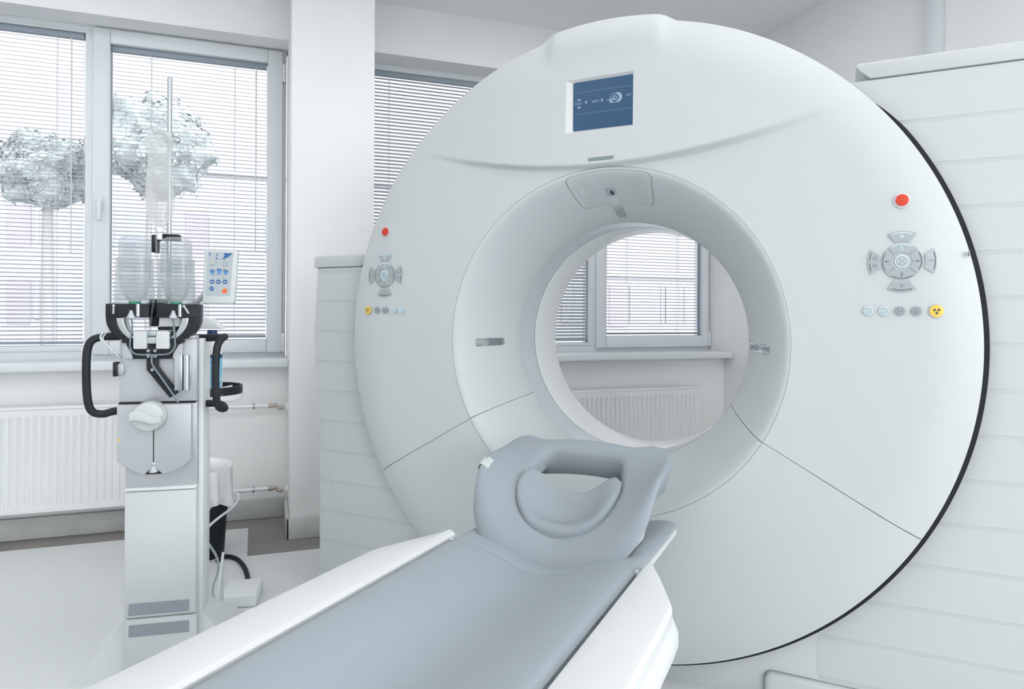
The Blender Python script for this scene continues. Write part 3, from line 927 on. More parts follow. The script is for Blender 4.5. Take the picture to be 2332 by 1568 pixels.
def panel(cx, mir):
    cz = 1.286
    b_ = MB(); b_.patch(circ(cx, cz, 0.0485, 48), fsurf, 0.0010, 3)
    base = b_.build('control_panel', 'shell', gan); part_label(base, 'round silver control pad with arrow buttons')
    # four arc buttons of the dial
    for a, d in ((90, 'u'), (0, 'r'), (270, 'd'), (180, 'l')):
        m_ = MB(); m_.patch(arc_pad(0.0235, 0.0472, a-42.5, a+42.5, cx, cz), fsurf, 0.0036, 3)
        o = m_.build('arrow_button', 'silver', base)
        q = MB()
        arc_line(q, cx, cz, 0.0443, a-31, a+31, 0.0016, 0.0040)
        off = 0.037
        dx, dz = math.cos(math.radians(a))*off, math.sin(math.radians(a))*off
        poly(q, [(x+dx, z+dz) for x, z in tri(d)], cx, cz, 0.0040)
        dx2, dz2 = math.cos(math.radians(a))*0.031, math.sin(math.radians(a))*0.031
        if d in 'ud': poly(q, [(dx2-0.0045, dz2-0.0006), (dx2+0.0045, dz2-0.0006), (dx2+0.0045, dz2+0.0006), (dx2-0.0045, dz2+0.0006)], cx, cz, 0.0040)
        else: poly(q, [(dx2-0.006, -0.0004), (dx2+0.005, -0.0004), (dx2+0.005, 0.0004), (dx2-0.006, 0.0004)], cx, cz, 0.0040)
        q.build('button_mark', 'icon_lit' if d == 'u' else 'icon', base, normals=False)
    # centre button
    m_ = MB(); m_.patch(circ(cx, cz, 0.0168, 36), fsurf, 0.0052, 4, 0.0008); m_.build('centre_button', 'silver', base)
    q = MB(); ring_flat(q, cx, cz, 0.0142, 0.0162, 0.0058)
    for dx, dz, d in ((0, .0062, 'u'), (0, -.0062, 'd'), (-.0068, 0, 'l'), (.0068, 0, 'r')):
        for e in (0, 1):
            k1 = (dx + (0.0022 if d == 'r' else -0.0022 if d == 'l' else 0)*e, dz + (0.0022 if d == 'u' else -0.0022 if d == 'd' else 0)*e)
            poly(q, [(x+k1[0], z+k1[1]) for x, z in tri(d, 0.0019)], cx, cz, 0.0063)
    q.build('centre_mark', 'icon_lit', base, normals=False)
    # outer pads
    for a, d in ((90, 'u'), (0, 'r'), (270, 'd'), (180, 'l')):
        m_ = MB(); m_.patch(arc_pad(0.0535, 0.0795, a-24.5, a+24.5, cx, cz, pull=5.5), fsurf, 0.0038, 3)
        m_.build('outer_button', 'silver', base)
        q = MB(); lit = d == 'u'
        if (d == 'l' and not mir) or (d == 'r' and mir):
            arc_line(q, cx, cz, 0.0752, a-19, a-3, 0.0018, 0.0042); arc_line(q, cx, cz, 0.0752, a+3, a+19, 0.0018, 0.0042)
            q.build('button_mark', 'icon', base, normals=False)
            for dz in (0.010, -0.010):
                n_ = MB(); sx = -1 if d == 'l' else 1
                n_.patch(circ(cx + sx*0.0620, cz + dz, 0.0056, 20), fsurf, 0.0048, 3, 0.0006); n_.build('knob_button', 'silver_dark', base)
        else:
            arc_line(q, cx, cz, 0.0755, a-18, a+18, 0.0018, 0.0042)
            ox, oz = math.cos(math.radians(a))*0.0655, math.sin(math.radians(a))*0.0655
            if d == 'u':
                ring_flat(q, cx, cz+0.0655, 0.0018, 0.0028, 0.0042, 16)
                for t in range(8):
                    c_, s1 = math.cos(t*PI/4), math.sin(t*PI/4)
                    poly(q, [(c_*.0038 - s1*.0004, oz + s1*.0038 + c_*.0004), (c_*.0058 - s1*.0004, oz + s1*.0058 + c_*.0004), (c_*.0058 + s1*.0004, oz + s1*.0058 - c_*.0004), (c_*.0038 + s1*.0004, oz + s1*.0038 - c_*.0004)], cx, cz, 0.0042)
            elif d == 'd':
                poly(q, [(-0.006, oz+0.0026), (0.006, oz+0.0026), (0.006, oz+0.0036), (-0.006, oz+0.0036)], cx, cz, 0.0042)
                poly(q, [(x, z+oz-0.002) for x, z in tri('d', 0.0022)], cx, cz, 0.0042)
            else:
                vs = []
                ring_flat(q, cx+ox, cz, 0.0022, 0.0030, 0.0042, 14)
                for sg in (-1, 1): poly(q, [(ox + sg*0.0062 + x, z) for x, z in tri('r' if sg < 0 else 'l', 0.0014)], cx, cz, 0.0042)
            q.build('button_mark', 'icon_lit' if lit else 'icon', base, normals=False)
    # row of round buttons
    row = [(-0.0775, 'lit'), (-0.041, 'lit'), (-0.004, 'arrows'), (0.033, 'dots'), (0.0785, 'rad')]
    for dx, kind in row:
        x = cx + (-dx if mir else dx); z = 1.156
        rr = 0.0158 if kind == 'rad' else 0.0118
        if kind == 'rad':
            m_ = MB(); m_.patch(circ(x, z, 0.0182, 32), fsurf, 0.0030, 3); o = m_.build('radiation_button', 'alu', gan)
            m_ = MB(); m_.patch(circ(x, z, rr, 32), fsurf, 0.0055, 4, 0.001); part_label(m_.build('button_cap', 'yellow', o), 'yellow cap with radiation trefoil')
            q = MB()
            for a in (30, 150, 270):
                pts = [(0.0028*math.cos(math.radians(a+u)), 0.0028*math.sin(math.radians(a+u))) for u in (-25, 0, 25)] + [(0.0080*math.cos(math.radians(a+u)), 0.0080*math.sin(math.radians(a+u))) for u in (30, 15, 0, -15, -30)]
                poly(q, pts, x, z, 0.0070)
            poly(q, [(0.0012*math.cos(t*PI/4), 0.0012*math.sin(t*PI/4)) for t in range(8)], x, z, 0.0070)
            q.build('trefoil', 'icon', o, normals=False)
        else:
            m_ = MB(); m_.patch(circ(x, z, rr, 28), fsurf, 0.0048, 4, 0.0008); o = m_.build('function_button', 'silver' if kind == 'lit' else 'silver_dark', gan)
            q = MB()
            if kind == 'lit':
                ring_flat(q, x, z, 0.0098, 0.0114, 0.0055)
                L2 = 0.0062
                for (xa, za, xb, zb) in ((-L2, 0, 0, L2), (0, L2, L2, 0), (L2, 0, 0, -L2), (0, -L2, -L2, 0), (-L2*1.1, 0, 0.002, 0)):
                    nx, nz = -(zb-za), (xb-xa); ll = math.hypot(nx, nz); nx, nz = nx/ll*.0005, nz/ll*.0005
                    poly(q, [(xa+nx, za+nz), (xb+nx, zb+nz), (xb-nx, zb-nz), (xa-nx, za-nz)], x, z, 0.0057)
                q.build('button_mark', 'icon_lit', o, normals=False)
            elif kind == 'arrows':
                for sg in (-1, 1): poly(q, [(a_ + sg*0.0042, c_) for a_, c_ in tri('l' if sg < 0 else 'r', 0.0017)], x, z, 0.0058)
                q.build('button_mark', 'icon', o, normals=False)
            else:
                for (a_, c_) in ((-.002, .0045), (.002, .0045), (0, .0015)): poly(q, [(a_+0.0008*math.cos(t*PI/3), c_+0.0008*math.sin(t*PI/3)) for t in range(6)], x, z, 0.0058)
                ring_flat(q, x, z-0.0035, 0.0012, 0.0018, 0.0058, 12)
                q.build('button_mark', 'icon', o, normals=False)
    z = 1.4465; x = cx
    m_ = MB(); m_.patch(circ(x, z, 0.0205, 36), fsurf, 0.0040, 3); o = m_.build('stop_button', 'couch', gan)
    m_ = MB(); m_.patch(circ(x, z, 0.0152, 36), fsurf, 0.0085, 4, 0.0012); part_label(m_.build('button_cap', 'red', o), 'red stop cap')
    q = MB(); add_text(q, 'STOP', 0.0068, lambda a_, c_: fsurf(x - 0.0085 + a_*0.9, z - 0.0022 + c_, 0.0100)); q.build('cap_lettering', mat('faded_red_print', (232, 110, 80), 0.5) if not mir else 'red', o, normals=False)
panel(0.820, False)
panel(-0.842, True)
# little catch on the right rim
k = MB(); k.box(0.968, 0.972, 0.000, 0.012, 1.296, 1.309, 0.001); k.build('cover_catch', 'silver_dark', gan)

# ------------------------------------------------------------------ patient table
def pad_z(s):
    return 0.498 + 0.052 * sst(abs(s) / 0.225)
tab = thing('patient_table', 'white motorised scanner table with a long blue-grey mattress, running toward the gantry', 'patient table', GLOC, GROT)
def section(w_):
    o = [(0.2575, 0.462), (0.2575, 0.528), (0.260, 0.545), (0.267, 0.553), (max(0.279, 0.279), 0.5565), (max(w_-0.022, 0.2795), 0.5565), (max(w_-0.007, 0.280), 0.553), (w_, 0.543), (w_-0.001, 0.520), (w_-0.002, 0.5175),
         (w_+0.006, 0.510), (w_+0.013, 0.495), (w_+0.013, 0.478), (w_+0.006, 0.464), (w_-0.001, 0.460), (w_-0.004, 0.452), (w_-0.012, 0.446), (w_-0.06, 0.440), (0.10, 0.440)]
    return o
secs = [(-0.474, 0.279), (-0.478, 0.288), (-0.52, 0.308), (-0.60, 0.342), (-0.665, 0.369), (-0.69, 0.375), (-0.75, 0.378), (-1.4, 0.388), (-2.75, 0.390)]
m_ = MB(); vs = []; first = None
for d, w_ in secs:
    S = section(w_); full = S + [(-x, z) for x, z in S[::-1]]
    vs += [(x, d, z) for x, z in full]
K = len(full)
fs = [(i*K+j, i*K+(j+1) % K, (i+1)*K+(j+1) % K, (i+1)*K+j) for i in range(len(secs)-1) for j in range(K)]
fs += [tuple(range(K)), tuple((len(secs)-1)*K + j for j in range(K))[::-1]]
m_.add(vs, fs); m_.build('table_body', 'couch', tab, angle=28)
def slab(name, material, d0, d1, top, bot, hw, parent, r=0.006, nd=40, ns=44, endround=0.008):
    """curved pad following the trough of the table top"""
    vs = []; X = []
    for i in range(ns+1):
        X.append(-hw + 2*hw*i/ns)
    D = [d0, d0+endround*0.15, d0+endround*0.5, d0+endround] + [d0 + endround + (d1-d0-2*endround)*i/nd for i in range(1, nd)] + [d1-endround, d1-endround*0.5, d1-endround*0.15, d1]
    def drop(d):
        q = min(abs(d-d0), abs(d1-d)) / endround
        return 0 if q >= 1 else r*(1 - math.sqrt(max(0, 1-(1-q)**2)))
    for d in D:
        for x in X:
            e = (hw - abs(x)) / 0.016
            ed = 0 if e >= 1 else r*1.6*(1 - math.sqrt(max(0, 1-(1-e)**2)))
            vs.append((x, d, max(top(x) - max(ed, drop(d)), bot(x) + 0.001)))
    n_ = ns+1; o = len(vs)
    for d in D:
        for x in X: vs.append((x, d, bot(x)))
    fs = []
    for i in range(len(D)-1):
        for j in range(ns):
            fs.append((i*n_+j, i*n_+j+1, (i+1)*n_+j+1, (i+1)*n_+j)); fs.append((o+i*n_+j, o+(i+1)*n_+j, o+(i+1)*n_+j+1, o+i*n_+j+1))
        fs.append((i*n_, (i+1)*n_, o+(i+1)*n_, o+i*n_)); fs.append((i*n_+ns, o+i*n_+ns, o+(i+1)*n_+ns, (i+1)*n_+ns))
    for j in range(ns):
        fs.append((j, o+j, o+j+1, j+1)); k_ = (len(D)-1)*n_; fs.append((k_+j, k_+j+1, o+k_+j+1, o+k_+j))
    q = MB().add(vs, fs)
    return q.build(name, material, parent, angle=50)
part_label(slab('mattress', 'pad', -2.70, -0.512, pad_z, lambda x: pad_z(x) - 0.018, 0.2495, tab), 'long blue-grey mattress')
part_label(slab('head_mattress', 'pad', -0.505, -0.086, lambda x: pad_z(x) - 0.004, lambda x: pad_z(x) - 0.020, 0.2510, tab, nd=24), 'short blue-grey pad at the head end')
slab('table_top', 'couch', -2.72, -0.098, lambda x: pad_z(x) - 0.0205, lambda x: pad_z(x) - 0.036, 0.2545, tab, r=0.003, endround=0.004)
k = MB(); k.box(0.2555, 0.2600, -0.80, -0.755, 0.529, 0.538, 0.001); k.build('table_latch', 'dark', tab)
k = MB(); k.box(0.247, 0.2565, -0.5115, -0.4985, 0.524, 0.545, 0.003); k.box(-0.2565, -0.247, -0.5115, -0.4985, 0.524, 0.545, 0.003); k.build('top_joint', 'couch', tab)
k = MB(); k.box(-0.15, 0.15, -2.4, -1.25, 0.0, 0.445, 0.02); k.build('table_pedestal', 'couch', tab)
k = MB(); k.box(-0.22, 0.22, -2.6, -1.15, 0.0, 0.05, 0.012); k.build('table_foot', 'couch', tab)

# ------------------------------------------------------------------ head rest
hr = thing('head_rest', 'blue-grey moulded foam head rest with a handle-like opening on the end of the scanner table', 'head rest', GLOC, GROT)
def ztop(s, d):
    c = 0.545 + 0.78 * (d + 0.42)
    a = abs(s) / 0.24
    return c + 0.095 * min(a, 1.12) ** 2.2 * (1 - sst((d + 0.36) / 0.26) * 1.15)
def closed_curve(half, n_):
    P = [Vector((a, b_, 0)) for a, b_ in half] + [Vector((-a, b_, 0)) for a, b_ in half[1:-1][::-1]]
    L = len(P); Q = []
    for i in range(L):
        p0, p1, p2, p3 = P[i-1], P[i], P[(i+1) % L], P[(i+2) % L]
        for k_ in range(12):
            t = k_/12; Q.append(0.5*((2*p1) + (p2-p0)*t + (2*p0-5*p1+4*p2-p3)*t*t + (3*p1-p0-3*p2+p3)*t**3))
    return Q
def by_angle(half, n_, c):
    Q = closed_curve(half, n_); out = []
    angs = [(math.atan2(q.y - c[1], q.x - c[0]), q) for q in Q]
    for i in range(n_):
        a = -PI + 2*PI*i/n_
        best = None
        for j in range(len(Q)):
            p, q = Q[j], Q[(j+1) % len(Q)]
            # ray and segment intersection
            dx, dy = math.cos(a), math.sin(a); ex, ey = q.x-p.x, q.y-p.y
            den = dx*ey - dy*ex
            if abs(den) < 1e-12: continue
            t = ((p.x-c[0])*ey - (p.y-c[1])*ex)/den; u = ((p.x-c[0])*dy - (p.y-c[1])*dx)/den
            if t > 0 and -1e-6 <= u <= 1+1e-6 and (best is None or t > best): best = t
        out.append((c[0] + best*math.cos(a), c[1] + best*math.sin(a)))
    return out
NH = 128; HC = (0.0, -0.285)
outer = by_angle([(0, -0.122), (0.08, -0.126), (0.15, -0.131), (0.20, -0.119), (0.238, -0.124), (0.256, -0.155), (0.263, -0.22), (0.262, -0.32), (0.248, -0.395), (0.215, -0.435), (0.165, -0.460), (0.09, -0.469), (0, -0.469)], NH, HC)
openg = by_angle([(0, -0.166), (0.055, -0.166), (0.095, -0.170), (0.120, -0.188), (0.132, -0.23), (0.138, -0.28), (0.134, -0.325), (0.115, -0.362), (0.075, -0.384), (0.03, -0.390), (0, -0.391)], NH, HC)
vs = []
T = [0, 0.01, 0.03, 0.07, 0.13, 0.2, 0.3, 0.4, 0.5, 0.6, 0.7, 0.8, 0.87, 0.93, 0.97, 0.99, 1.0]
for q in T:
    for (ox, oy), (ix, iy) in zip(outer, openg):
        x, y = ix + (ox-ix)*q, iy + (oy-iy)*q
        wd = math.hypot(ox-ix, oy-iy)
        di = q*wd; do = (1-q)*wd
        z = ztop(x, y)
        fr_ = sst((-y - 0.34) / 0.08)
        R1, R2 = 0.020, 0.022 + 0.030 * fr_
        if di < R1: z -= (R1 - math.sqrt(max(0, R1*R1 - (R1-di)**2))) * 0.9
        if do < R2: z -= (R2 - math.sqrt(max(0, R2*R2 - (R2-do)**2))) * 1.0
        # thumb-like dip in front of the opening
        z -= 0.010 * math.exp(-((x/0.045)**2 + ((y+0.412)/0.020)**2))
        vs.append((x, y, z))
# outer side wall and underside, then inner wall
lo = []
for (ox, oy) in outer:
    bx = ox * (0.84 if oy < -0.2 else 0.84 + 0.10*sst((oy+0.2)/0.08)); by = min(max(oy, -0.438), -0.14)
    zt = ztop(ox, oy) - 0.022 - 0.030 * sst((-oy - 0.34) / 0.08)
    zb = max(pad_z(bx) + 0.010, zt - 0.085 if oy > -0.40 else pad_z(bx) + 0.010)
    lo.append((bx, by, zb, zt))
for tt in (0.3, 0.6, 0.85, 1.0):
    for (ox, oy), (bx, by, zb, zt) in zip(outer, lo):
        e = tt**1.15
        vs.append((ox + (bx-ox)*e, oy + (by-oy)*e, zt + (zb - zt)*tt))
inr = []
for (ix, iy) in openg:
    zt = ztop(ix, iy) - 0.018
    zb = max(pad_z(ix) + 0.001, zt - 0.030)
    inr.append((ix*0.97, iy, zb))
for (bx, by, zb, zt), (ix, iy, zi) in zip(lo, inr): vs.append((bx*0.75+ix*0.25, by*0.75+iy*0.25, max(zb*0.75+zi*0.25 - 0.012, pad_z(bx*0.75+ix*0.25)+0.0006)))
vs += inr
R = len(T) + 4 + 2
fs = []
for k_ in range(R-1):
    for i in range(NH):
        j = (i+1) % NH; fs.append((k_*NH+i, k_*NH+j, (k_+1)*NH+j, (k_+1)*NH+i))
for i in range(NH):
    j = (i+1) % NH; fs.append(((R-1)*NH+i, (R-1)*NH+j, j, i))
MB().add(vs, fs).build('head_cushion', 'head', hr, angle=70)
# scooped bowl
bowl = by_angle([(0, -0.277), (0.045, -0.274), (0.09, -0.264), (0.118, -0.262), (0.136, -0.276), (0.143, -0.30), (0.139, -0.33), (0.122, -0.36), (0.085, -0.385), (0.04, -0.394), (0, -0.396)], NH, (0, -0.325))
bowl = [(x*1.045, -0.325 + (y+0.325)*(1.05 if y < -0.325 else 1.0)) for x, y in bowl]
vs = [(0, -0.325, 0)]
TT = [0.12, 0.25, 0.38, 0.5, 0.62, 0.74, 0.84, 0.92, 0.97, 1.0]
def bz(x, y, q):
    dish = 0.040 * max(0, 1 - (x/0.118)**2) ** 1.3 * sst((y + 0.392) / 0.060) * (1 - 0.45 * sst((y + 0.325) / 0.05))
    return ztop(x, y) + 0.012 + 0.008 * sst((abs(x) - 0.05) / 0.07) - dish - (0.010 * (1 - math.sqrt(max(0, 1 - max(0, (q-0.9)/0.1)**2))) if q > 0.9 else 0)
vs = [(0, -0.325, bz(0, -0.325, 0))]
for q in TT:
    for (x, y) in bowl:
        xx, yy = x*q, -0.325 + (y+0.325)*q; vs.append((xx, yy, bz(xx, yy, q)))
for sc_, dz in ((1.0, 0.007), (0.985, 0.030), (0.5, 0.034)):
    for (x, y) in bowl:
        xx, yy = x*sc_, -0.325 + (y+0.325)*sc_; vs.append((xx, yy, bz(xx, yy, 0.9) - dz - 0.006))
vs.append((0, -0.325, bz(0, -0.325, 0) - 0.041))
fs = [(0, 1+i, 1+(i+1) % NH) for i in range(NH)]
R = len(TT) + 3
for k_ in range(R-1):
    for i in range(NH): fs.append((1+k_*NH+i, 1+(k_+1)*NH+i, 1+(k_+1)*NH+(i+1) % NH, 1+k_*NH+(i+1) % NH))
L = len(vs)-1
fs += [(L, 1+(R-1)*NH+(i+1) % NH, 1+(R-1)*NH+i) for i in range(NH)]
MB().add(vs, fs).build('head_bowl', 'head', hr, angle=70)
# pale tag folded over the left edge
tg = MB()
def tagp(u, v, l):
    return (u, v, ztop(u, v) + l)
vs = []
for j in range(5):
    yv = -0.338 + 0.038*j/4
    vs += [(-0.234, yv, ztop(-0.234, yv)+0.0012), (-0.248, yv, ztop(-0.248, yv)-0.0006), (-0.259, yv, ztop(-0.259, yv)-0.0085), (-0.2655, yv, ztop(-0.262, yv)-0.022), (-0.262, yv, ztop(-0.262, yv)-0.040)]
tg.add(vs, [(j*5+i, j*5+i+1, (j+1)*5+i+1, (j+1)*5+i) for j in range(4) for i in range(4)])
part_label(tg.build('side_tag', 'label', hr, angle=60), 'small pale tag on the left edge')
# white carrier under the cushion
k = MB()
for sx in (-1, 1):
    k.prism([(-0.43, 0.552), (-0.40, 0.575), (-0.20, 0.668), (-0.15, 0.668), (-0.15, 0.655), (-0.30, 0.552)], sx*0.205, sx*0.211, 'x')
k.box(-0.205, 0.205, -0.40, -0.385, 0.51, 0.53, 0.002)
part_label(k.build('head_rest_carrier', 'couch', hr), 'white carrier plates under the cushion')

# ------------------------------------------------------------------ contrast injector (local x right, y back, z up)
ILOC = (-0.313, 2.344, 0.0); IROT = -math.radians(6.5)
inj = thing('contrast_injector', 'white column-shaped contrast injector with black handles and bottle holders by the window', 'medical injector', ILOC, IROT)
k = MB()
k.prism([(-0.092, 0.0), (-0.103, 0.594), (0.103, 0.594), (0.106, 0.0)], 0.004, 0.125, 'y', 0.008)
k.build('column', 'inj', inj)
k = MB(); k.box(0.103, 0.118, 0.02, 0.125, 0.10, 1.062, 0.003); k.build('column_side', 'inj_white', inj)
def door(z0, z1, xa, xb, nm):
    d_ = MB(); d_.box(xa, xb, -0.006, 0.010, z0, z1, 0.004); return d_.build(nm, 'inj', inj)
dr = door(0.205, 0.592, -0.100, 0.103, 'column_door')
l = MB(); l.prism([(-0.088, 0.213), (0.084, 0.213), (0.085, 0.249), (-0.086, 0.249)], -0.0075, 0.0, 'y'); l.build('louver', 'louver', dr)
dr = door(0.02, 0.200, -0.096, 0.106, 'lower_door')
l = MB(); l.prism([(-0.087, 0.148), (0.085, 0.148), (0.085, 0.184), (-0.086, 0.184)], -0.0075, 0.0, 'y'); l.build('louver', 'louver', dr)
k = MB(); k.box(-0.100, 0.103, -0.010, 0.10, 0.594, 0.604, 0.003); k.build('edge_trim', 'inj_white', inj)
k = MB(); k.box(-0.101, 0.103, 0.0, 0.12, 0.603, 0.864, 0.003); k.build('column_neck', 'inj_silver', inj)
k = MB(); k.prism([(-0.118, 0.866), (-0.118, 1.063), (0.103, 1.063), (0.103, 0.866)], -0.002, 0.12, 'y', 0.006); up_h = k.build('pump_housing', 'inj_silver', inj)
# lower cover with rounded bottom edge and slit
pts = [(-0.116, 0.862), (-0.116, 0.690), (-0.085, 0.668), (-0.055, 0.652), (-0.040, 0.647), (-0.014, 0.672), (0.013, 0.647), (0.045, 0.656), (0.075, 0.672), (0.093, 0.690), (0.093, 0.862)]
k = MB(); k.prism(pts, -0.030, 0.0, 'y', 0.005); cov = k.build('pump_cover', 'inj_silver', inj)
k = MB(); k.box(-0.0140, -0.0118, -0.0312, -0.028, 0.678, 0.79); k.build('cover_slit', 'dark', cov)
k = MB(); k.prism([(-0.042, 0.646), (-0.014, 0.676), (0.015, 0.646)], -0.012, -0.001, 'y'); k.build('cover_notch', 'dark', cov)
k = MB(); k.sphere((-0.014, -0.026, 0.680), 0.0085, sc3=(1, 0.8, 1)); k.cyl((-0.014, -0.024, 0.674), (-0.014, -0.024, 0.655), 0.006, 0.014); k.build('release_knob', 'inj_silver', cov)
k = MB(); k.cyl((-0.1085, -0.0296, 0.757), (-0.1085, -0.0308, 0.757), 0.004, n=12); k.build('warning_dot', 'yellow', cov)
k = MB(); k.box(-0.118, 0.100, -0.004, 0.004, 0.8615, 0.8665); k.build('housing_joint', 'dark', inj)
# big rotary knob
k = MB(); k.lathe([(0.0, -0.066), (0.036, -0.066), (0.0425, -0.062), (0.0440, -0.054), (0.0450, -0.030), (0.0455, -0.022)], (-0.021, 0, 0.829), 'y', 48)
kn = k.build('rotary_knob', 'inj', inj)
k = MB()
wave = []
for i in range(25):
    u = -0.046 + 0.088*i/24; wave.append((-0.021 + u, 0.829 + 0.010*math.sin((u+0.046)/0.088*2*PI*0.85 + 0.3) + 0.012))
low = []
for i in range(25):
    u = 0.042 - 0.088*i/24; low.append((-0.021 + u, 0.829 - 0.013 + 0.006*math.sin((u+0.046)/0.088*2*PI*0.8 + 0.9)))
k.prism(wave + low, -0.086, -0.062, 'y', 0.004); k.build('knob_grip', 'inj', kn)
k = MB(); k.lathe([(0.0462, -0.0305), (0.0475, -0.0305), (0.0475, -0.024)], (-0.021, 0, 0.829), 'y', 48); k.build('knob_collar', 'seam', kn)
# tubing manifold
def xr(a0, a1, z0, z1, r, y0, y1, nm, m_, par, bev=0.002):
    q = MB(); q.prism(rrect(a0, a1, z0, z1, r), y0, y1, 'y', bev); return q.build(nm, m_, par)
man = xr(-0.092, 0.056, 1.001, 1.074, 0.020, -0.022, -0.003, 'tubing_manifold', 'black', inj)
k = MB(); k.box(-0.104, 0.070, -0.028, -0.002, 1.050, 1.078, 0.003); k.build('manifold_bar', 'black', man)
k = MB(); k.prism([(-0.036, 1.01), (-0.004, 1.01), (-0.004, 0.978), (0.052, 0.895), (0.030, 0.880), (-0.036, 0.968)], -0.024, -0.003, 'y', 0.003); arm = k.build('tubing_arm', 'black', inj)
for x in (-0.050, 0.013):
    q = MB(); q.prism(rrect(x-0.0185, x+0.0185, 1.032, 1.086, 0.004), -0.040, -0.022, 'y', 0.002); q.build('clamp_flap', 'inj', man)
q = MB(); q.box(-0.034, -0.004, -0.034, -0.020, 1.048, 1.068, 0.002); q.build('clamp_sensor', 'inj_silver', man)
q = MB(); q.box(-0.020-0.012, -0.020+0.012, -0.032, -0.020, 1.070, 1.086, 0.002); q.build('clamp_hinge', 'alu', man)
for (x, z) in ((-0.030, 1.026), (-0.011, 1.026), (-0.030, 1.010), (-0.011, 1.010)):
    q = MB(); q.lathe([(0.0, -0.027), (0.003, -0.027), (0.003, -0.024), (0.0052, -0.025), (0.0058, -0.020)], (x, 0, z), 'y', 16); q.build('pin', 'alu', man)
q = MB(); q.lathe([(0.0, -0.029), (0.003, -0.029), (0.003, -0.026), (0.0052, -0.027), (0.0058, -0.022)], (-0.018, 0, 0.968), 'y', 16); q.build('pin', 'alu', arm)
for x, s1 in ((-0.086, 1), (0.050, -1)):
    q = MB(); q.prism([(x-0.014*s1, 1.004), (x+0.012*s1, 1.002), (x+0.010*s1, 1.016), (x-0.006*s1, 1.045), (x-0.016*s1, 1.045)], -0.0235, -0.018, 'y'); q.build('manifold_corner', 'inj_silver', man)
# hinge box at the right
k = MB(); k.box(0.044, 0.066, -0.028, -0.002, 0.903, 1.012, 0.002); hb = k.build('hinge_box', 'alu', inj)
k = MB(); k.cyl((0.076, -0.016, 0.903), (0.076, -0.016, 1.012), 0.010, n=20); k.build('hinge_barrel', 'alu', hb)
k = MB(); k.box(0.0655, 0.0865, -0.012, -0.002, 0.926, 0.990, 0.001); k.build('hinge_leaf', 'alu', hb)
# latch on the left side
k = MB(); k.box(-0.130, -0.120, -0.020, 0.012, 0.948, 0.992, 0.002); k.build('latch_block', 'black', inj)
k = MB(); k.prism(rrect(-0.121, -0.103, 0.952, 0.986, 0.006), -0.012, -0.002, 'y', 0.001); k.build('latch_plate', 'alu', inj)
# handles
for s1, nm in ((-1, 'left'), (1, 'right')):
    k = MB()
    if s1 < 0:
        k.tube([(-0.085, 0.010, 1.070), (-0.125, 0.004, 1.069), (-0.160, -0.004, 1.068), (-0.188, -0.012, 1.058), (-0.200, -0.016, 1.028), (-0.202, -0.018, 0.955), (-0.198, -0.016, 0.875), (-0.186, -0.012, 0.842), (-0.160, -0.006, 0.834), (-0.135, 0.0, 0.840), (-0.110, 0.004, 0.842)], 0.0115, 14, 6)
    else:
        k.tube([(0.085, 0.060, 1.062), (0.135, 0.060, 1.062), (0.166, 0.056, 1.064), (0.178, 0.030, 1.066), (0.172, 0.000, 1.058), (0.163, -0.014, 1.030), (0.160, -0.018, 0.955), (0.162, -0.016, 0.880), (0.168, -0.004, 0.846), (0.180, 0.022, 0.838), (0.168, 0.050, 0.846), (0.140, 0.060, 0.850), (0.105, 0.060, 0.850)], 0.0115, 14, 6)
    part_label(k.build('push_handle', 'black_matt', inj), 'black rubber push handle')
# bottle holders: black blocks, curved brackets, silver inner curves
def holder(cx, s1):
    k_ = MB()
    x_out = cx + s1*0.072; x_in = cx - s1*0.048
    lo_, hi = min(x_out, x_in), max(x_out, x_in)
    k_.prism(rrect(lo_, hi, 1.127, 1.169, 0.003), -0.03, 0.03, 'y', 0.002)
    hb_ = k_.build('bottle_holder', 'black', inj)
    # curved bracket down from the outer end of the block
    P = []
    for i in range(9):
        t = i/8; P.append((x_out - s1*(0.000 + 0.034*t**2.4), 1.130 - 0.066*t))
    Q = [(x - s1*0.030, z) for x, z in P[::-1]]
    q = MB(); q.prism(P + Q, -0.028, 0.028, 'y', 0.002); q.build('holder_bracket', 'black', hb_)
    P2 = [(x - s1*0.030, z) for x, z in P]; Q2 = [(x - s1*0.050, z - 0.000) for x, z in P[::-1]]
    q = MB(); q.prism([(x, min(z, 1.126)) for x, z in P2] + [(x, min(z, 1.126)) for x, z in Q2], -0.030, 0.02, 'y', 0.002); q.build('bracket_lining', 'alu', hb_)
    # lever
    lx = cx + s1*0.048 if s1 < 0 else cx + 0.030
    q = MB()
    if s1 < 0: q.cyl((lx, -0.034, 1.160), (lx, -0.036, 1.138), 0.0032, n=10); 
    else: q.cyl((lx, -0.034, 1.162), (lx + 0.014, -0.036, 1.140), 0.0032, n=10)
    q.sphere((lx, -0.034, 1.162), 0.0052, 14, 8); q.build('lever', 'alu', hb_)
    # spike sleeve
    q = MB(); q.cyl((cx + 0.018, -0.032, 1.168), (cx + 0.018, -0.032, 1.130), 0.006, n=12); q.build('sleeve', 'alu', hb_)
    q = MB(); q.lathe([(0.0, 1.149), (0.004, 1.149), (0.005, 1.144), (0.0085, 1.136), (0.012, 1.130), (0.012, 1.126), (0.0, 1.126)], (cx, -0.036, 0), 'z', 20)
    q.build('drip_bell', 'inj_silver', hb_)
    # clear outer sleeve round the bottle
    q = MB(); q.lathe([(0.0535, 1.172), (0.0545, 1.175), (0.0525, 1.31), (0.0515, 1.31), (0.0530, 1.176)], (cx, 0, 0), 'z', 40); q.build('clear_sleeve', 'tube_clear', hb_)
    return hb_
BX1c, BX2c = -0.0755, 0.0420
holder(BX1c, -1); holder(BX2c, 1)
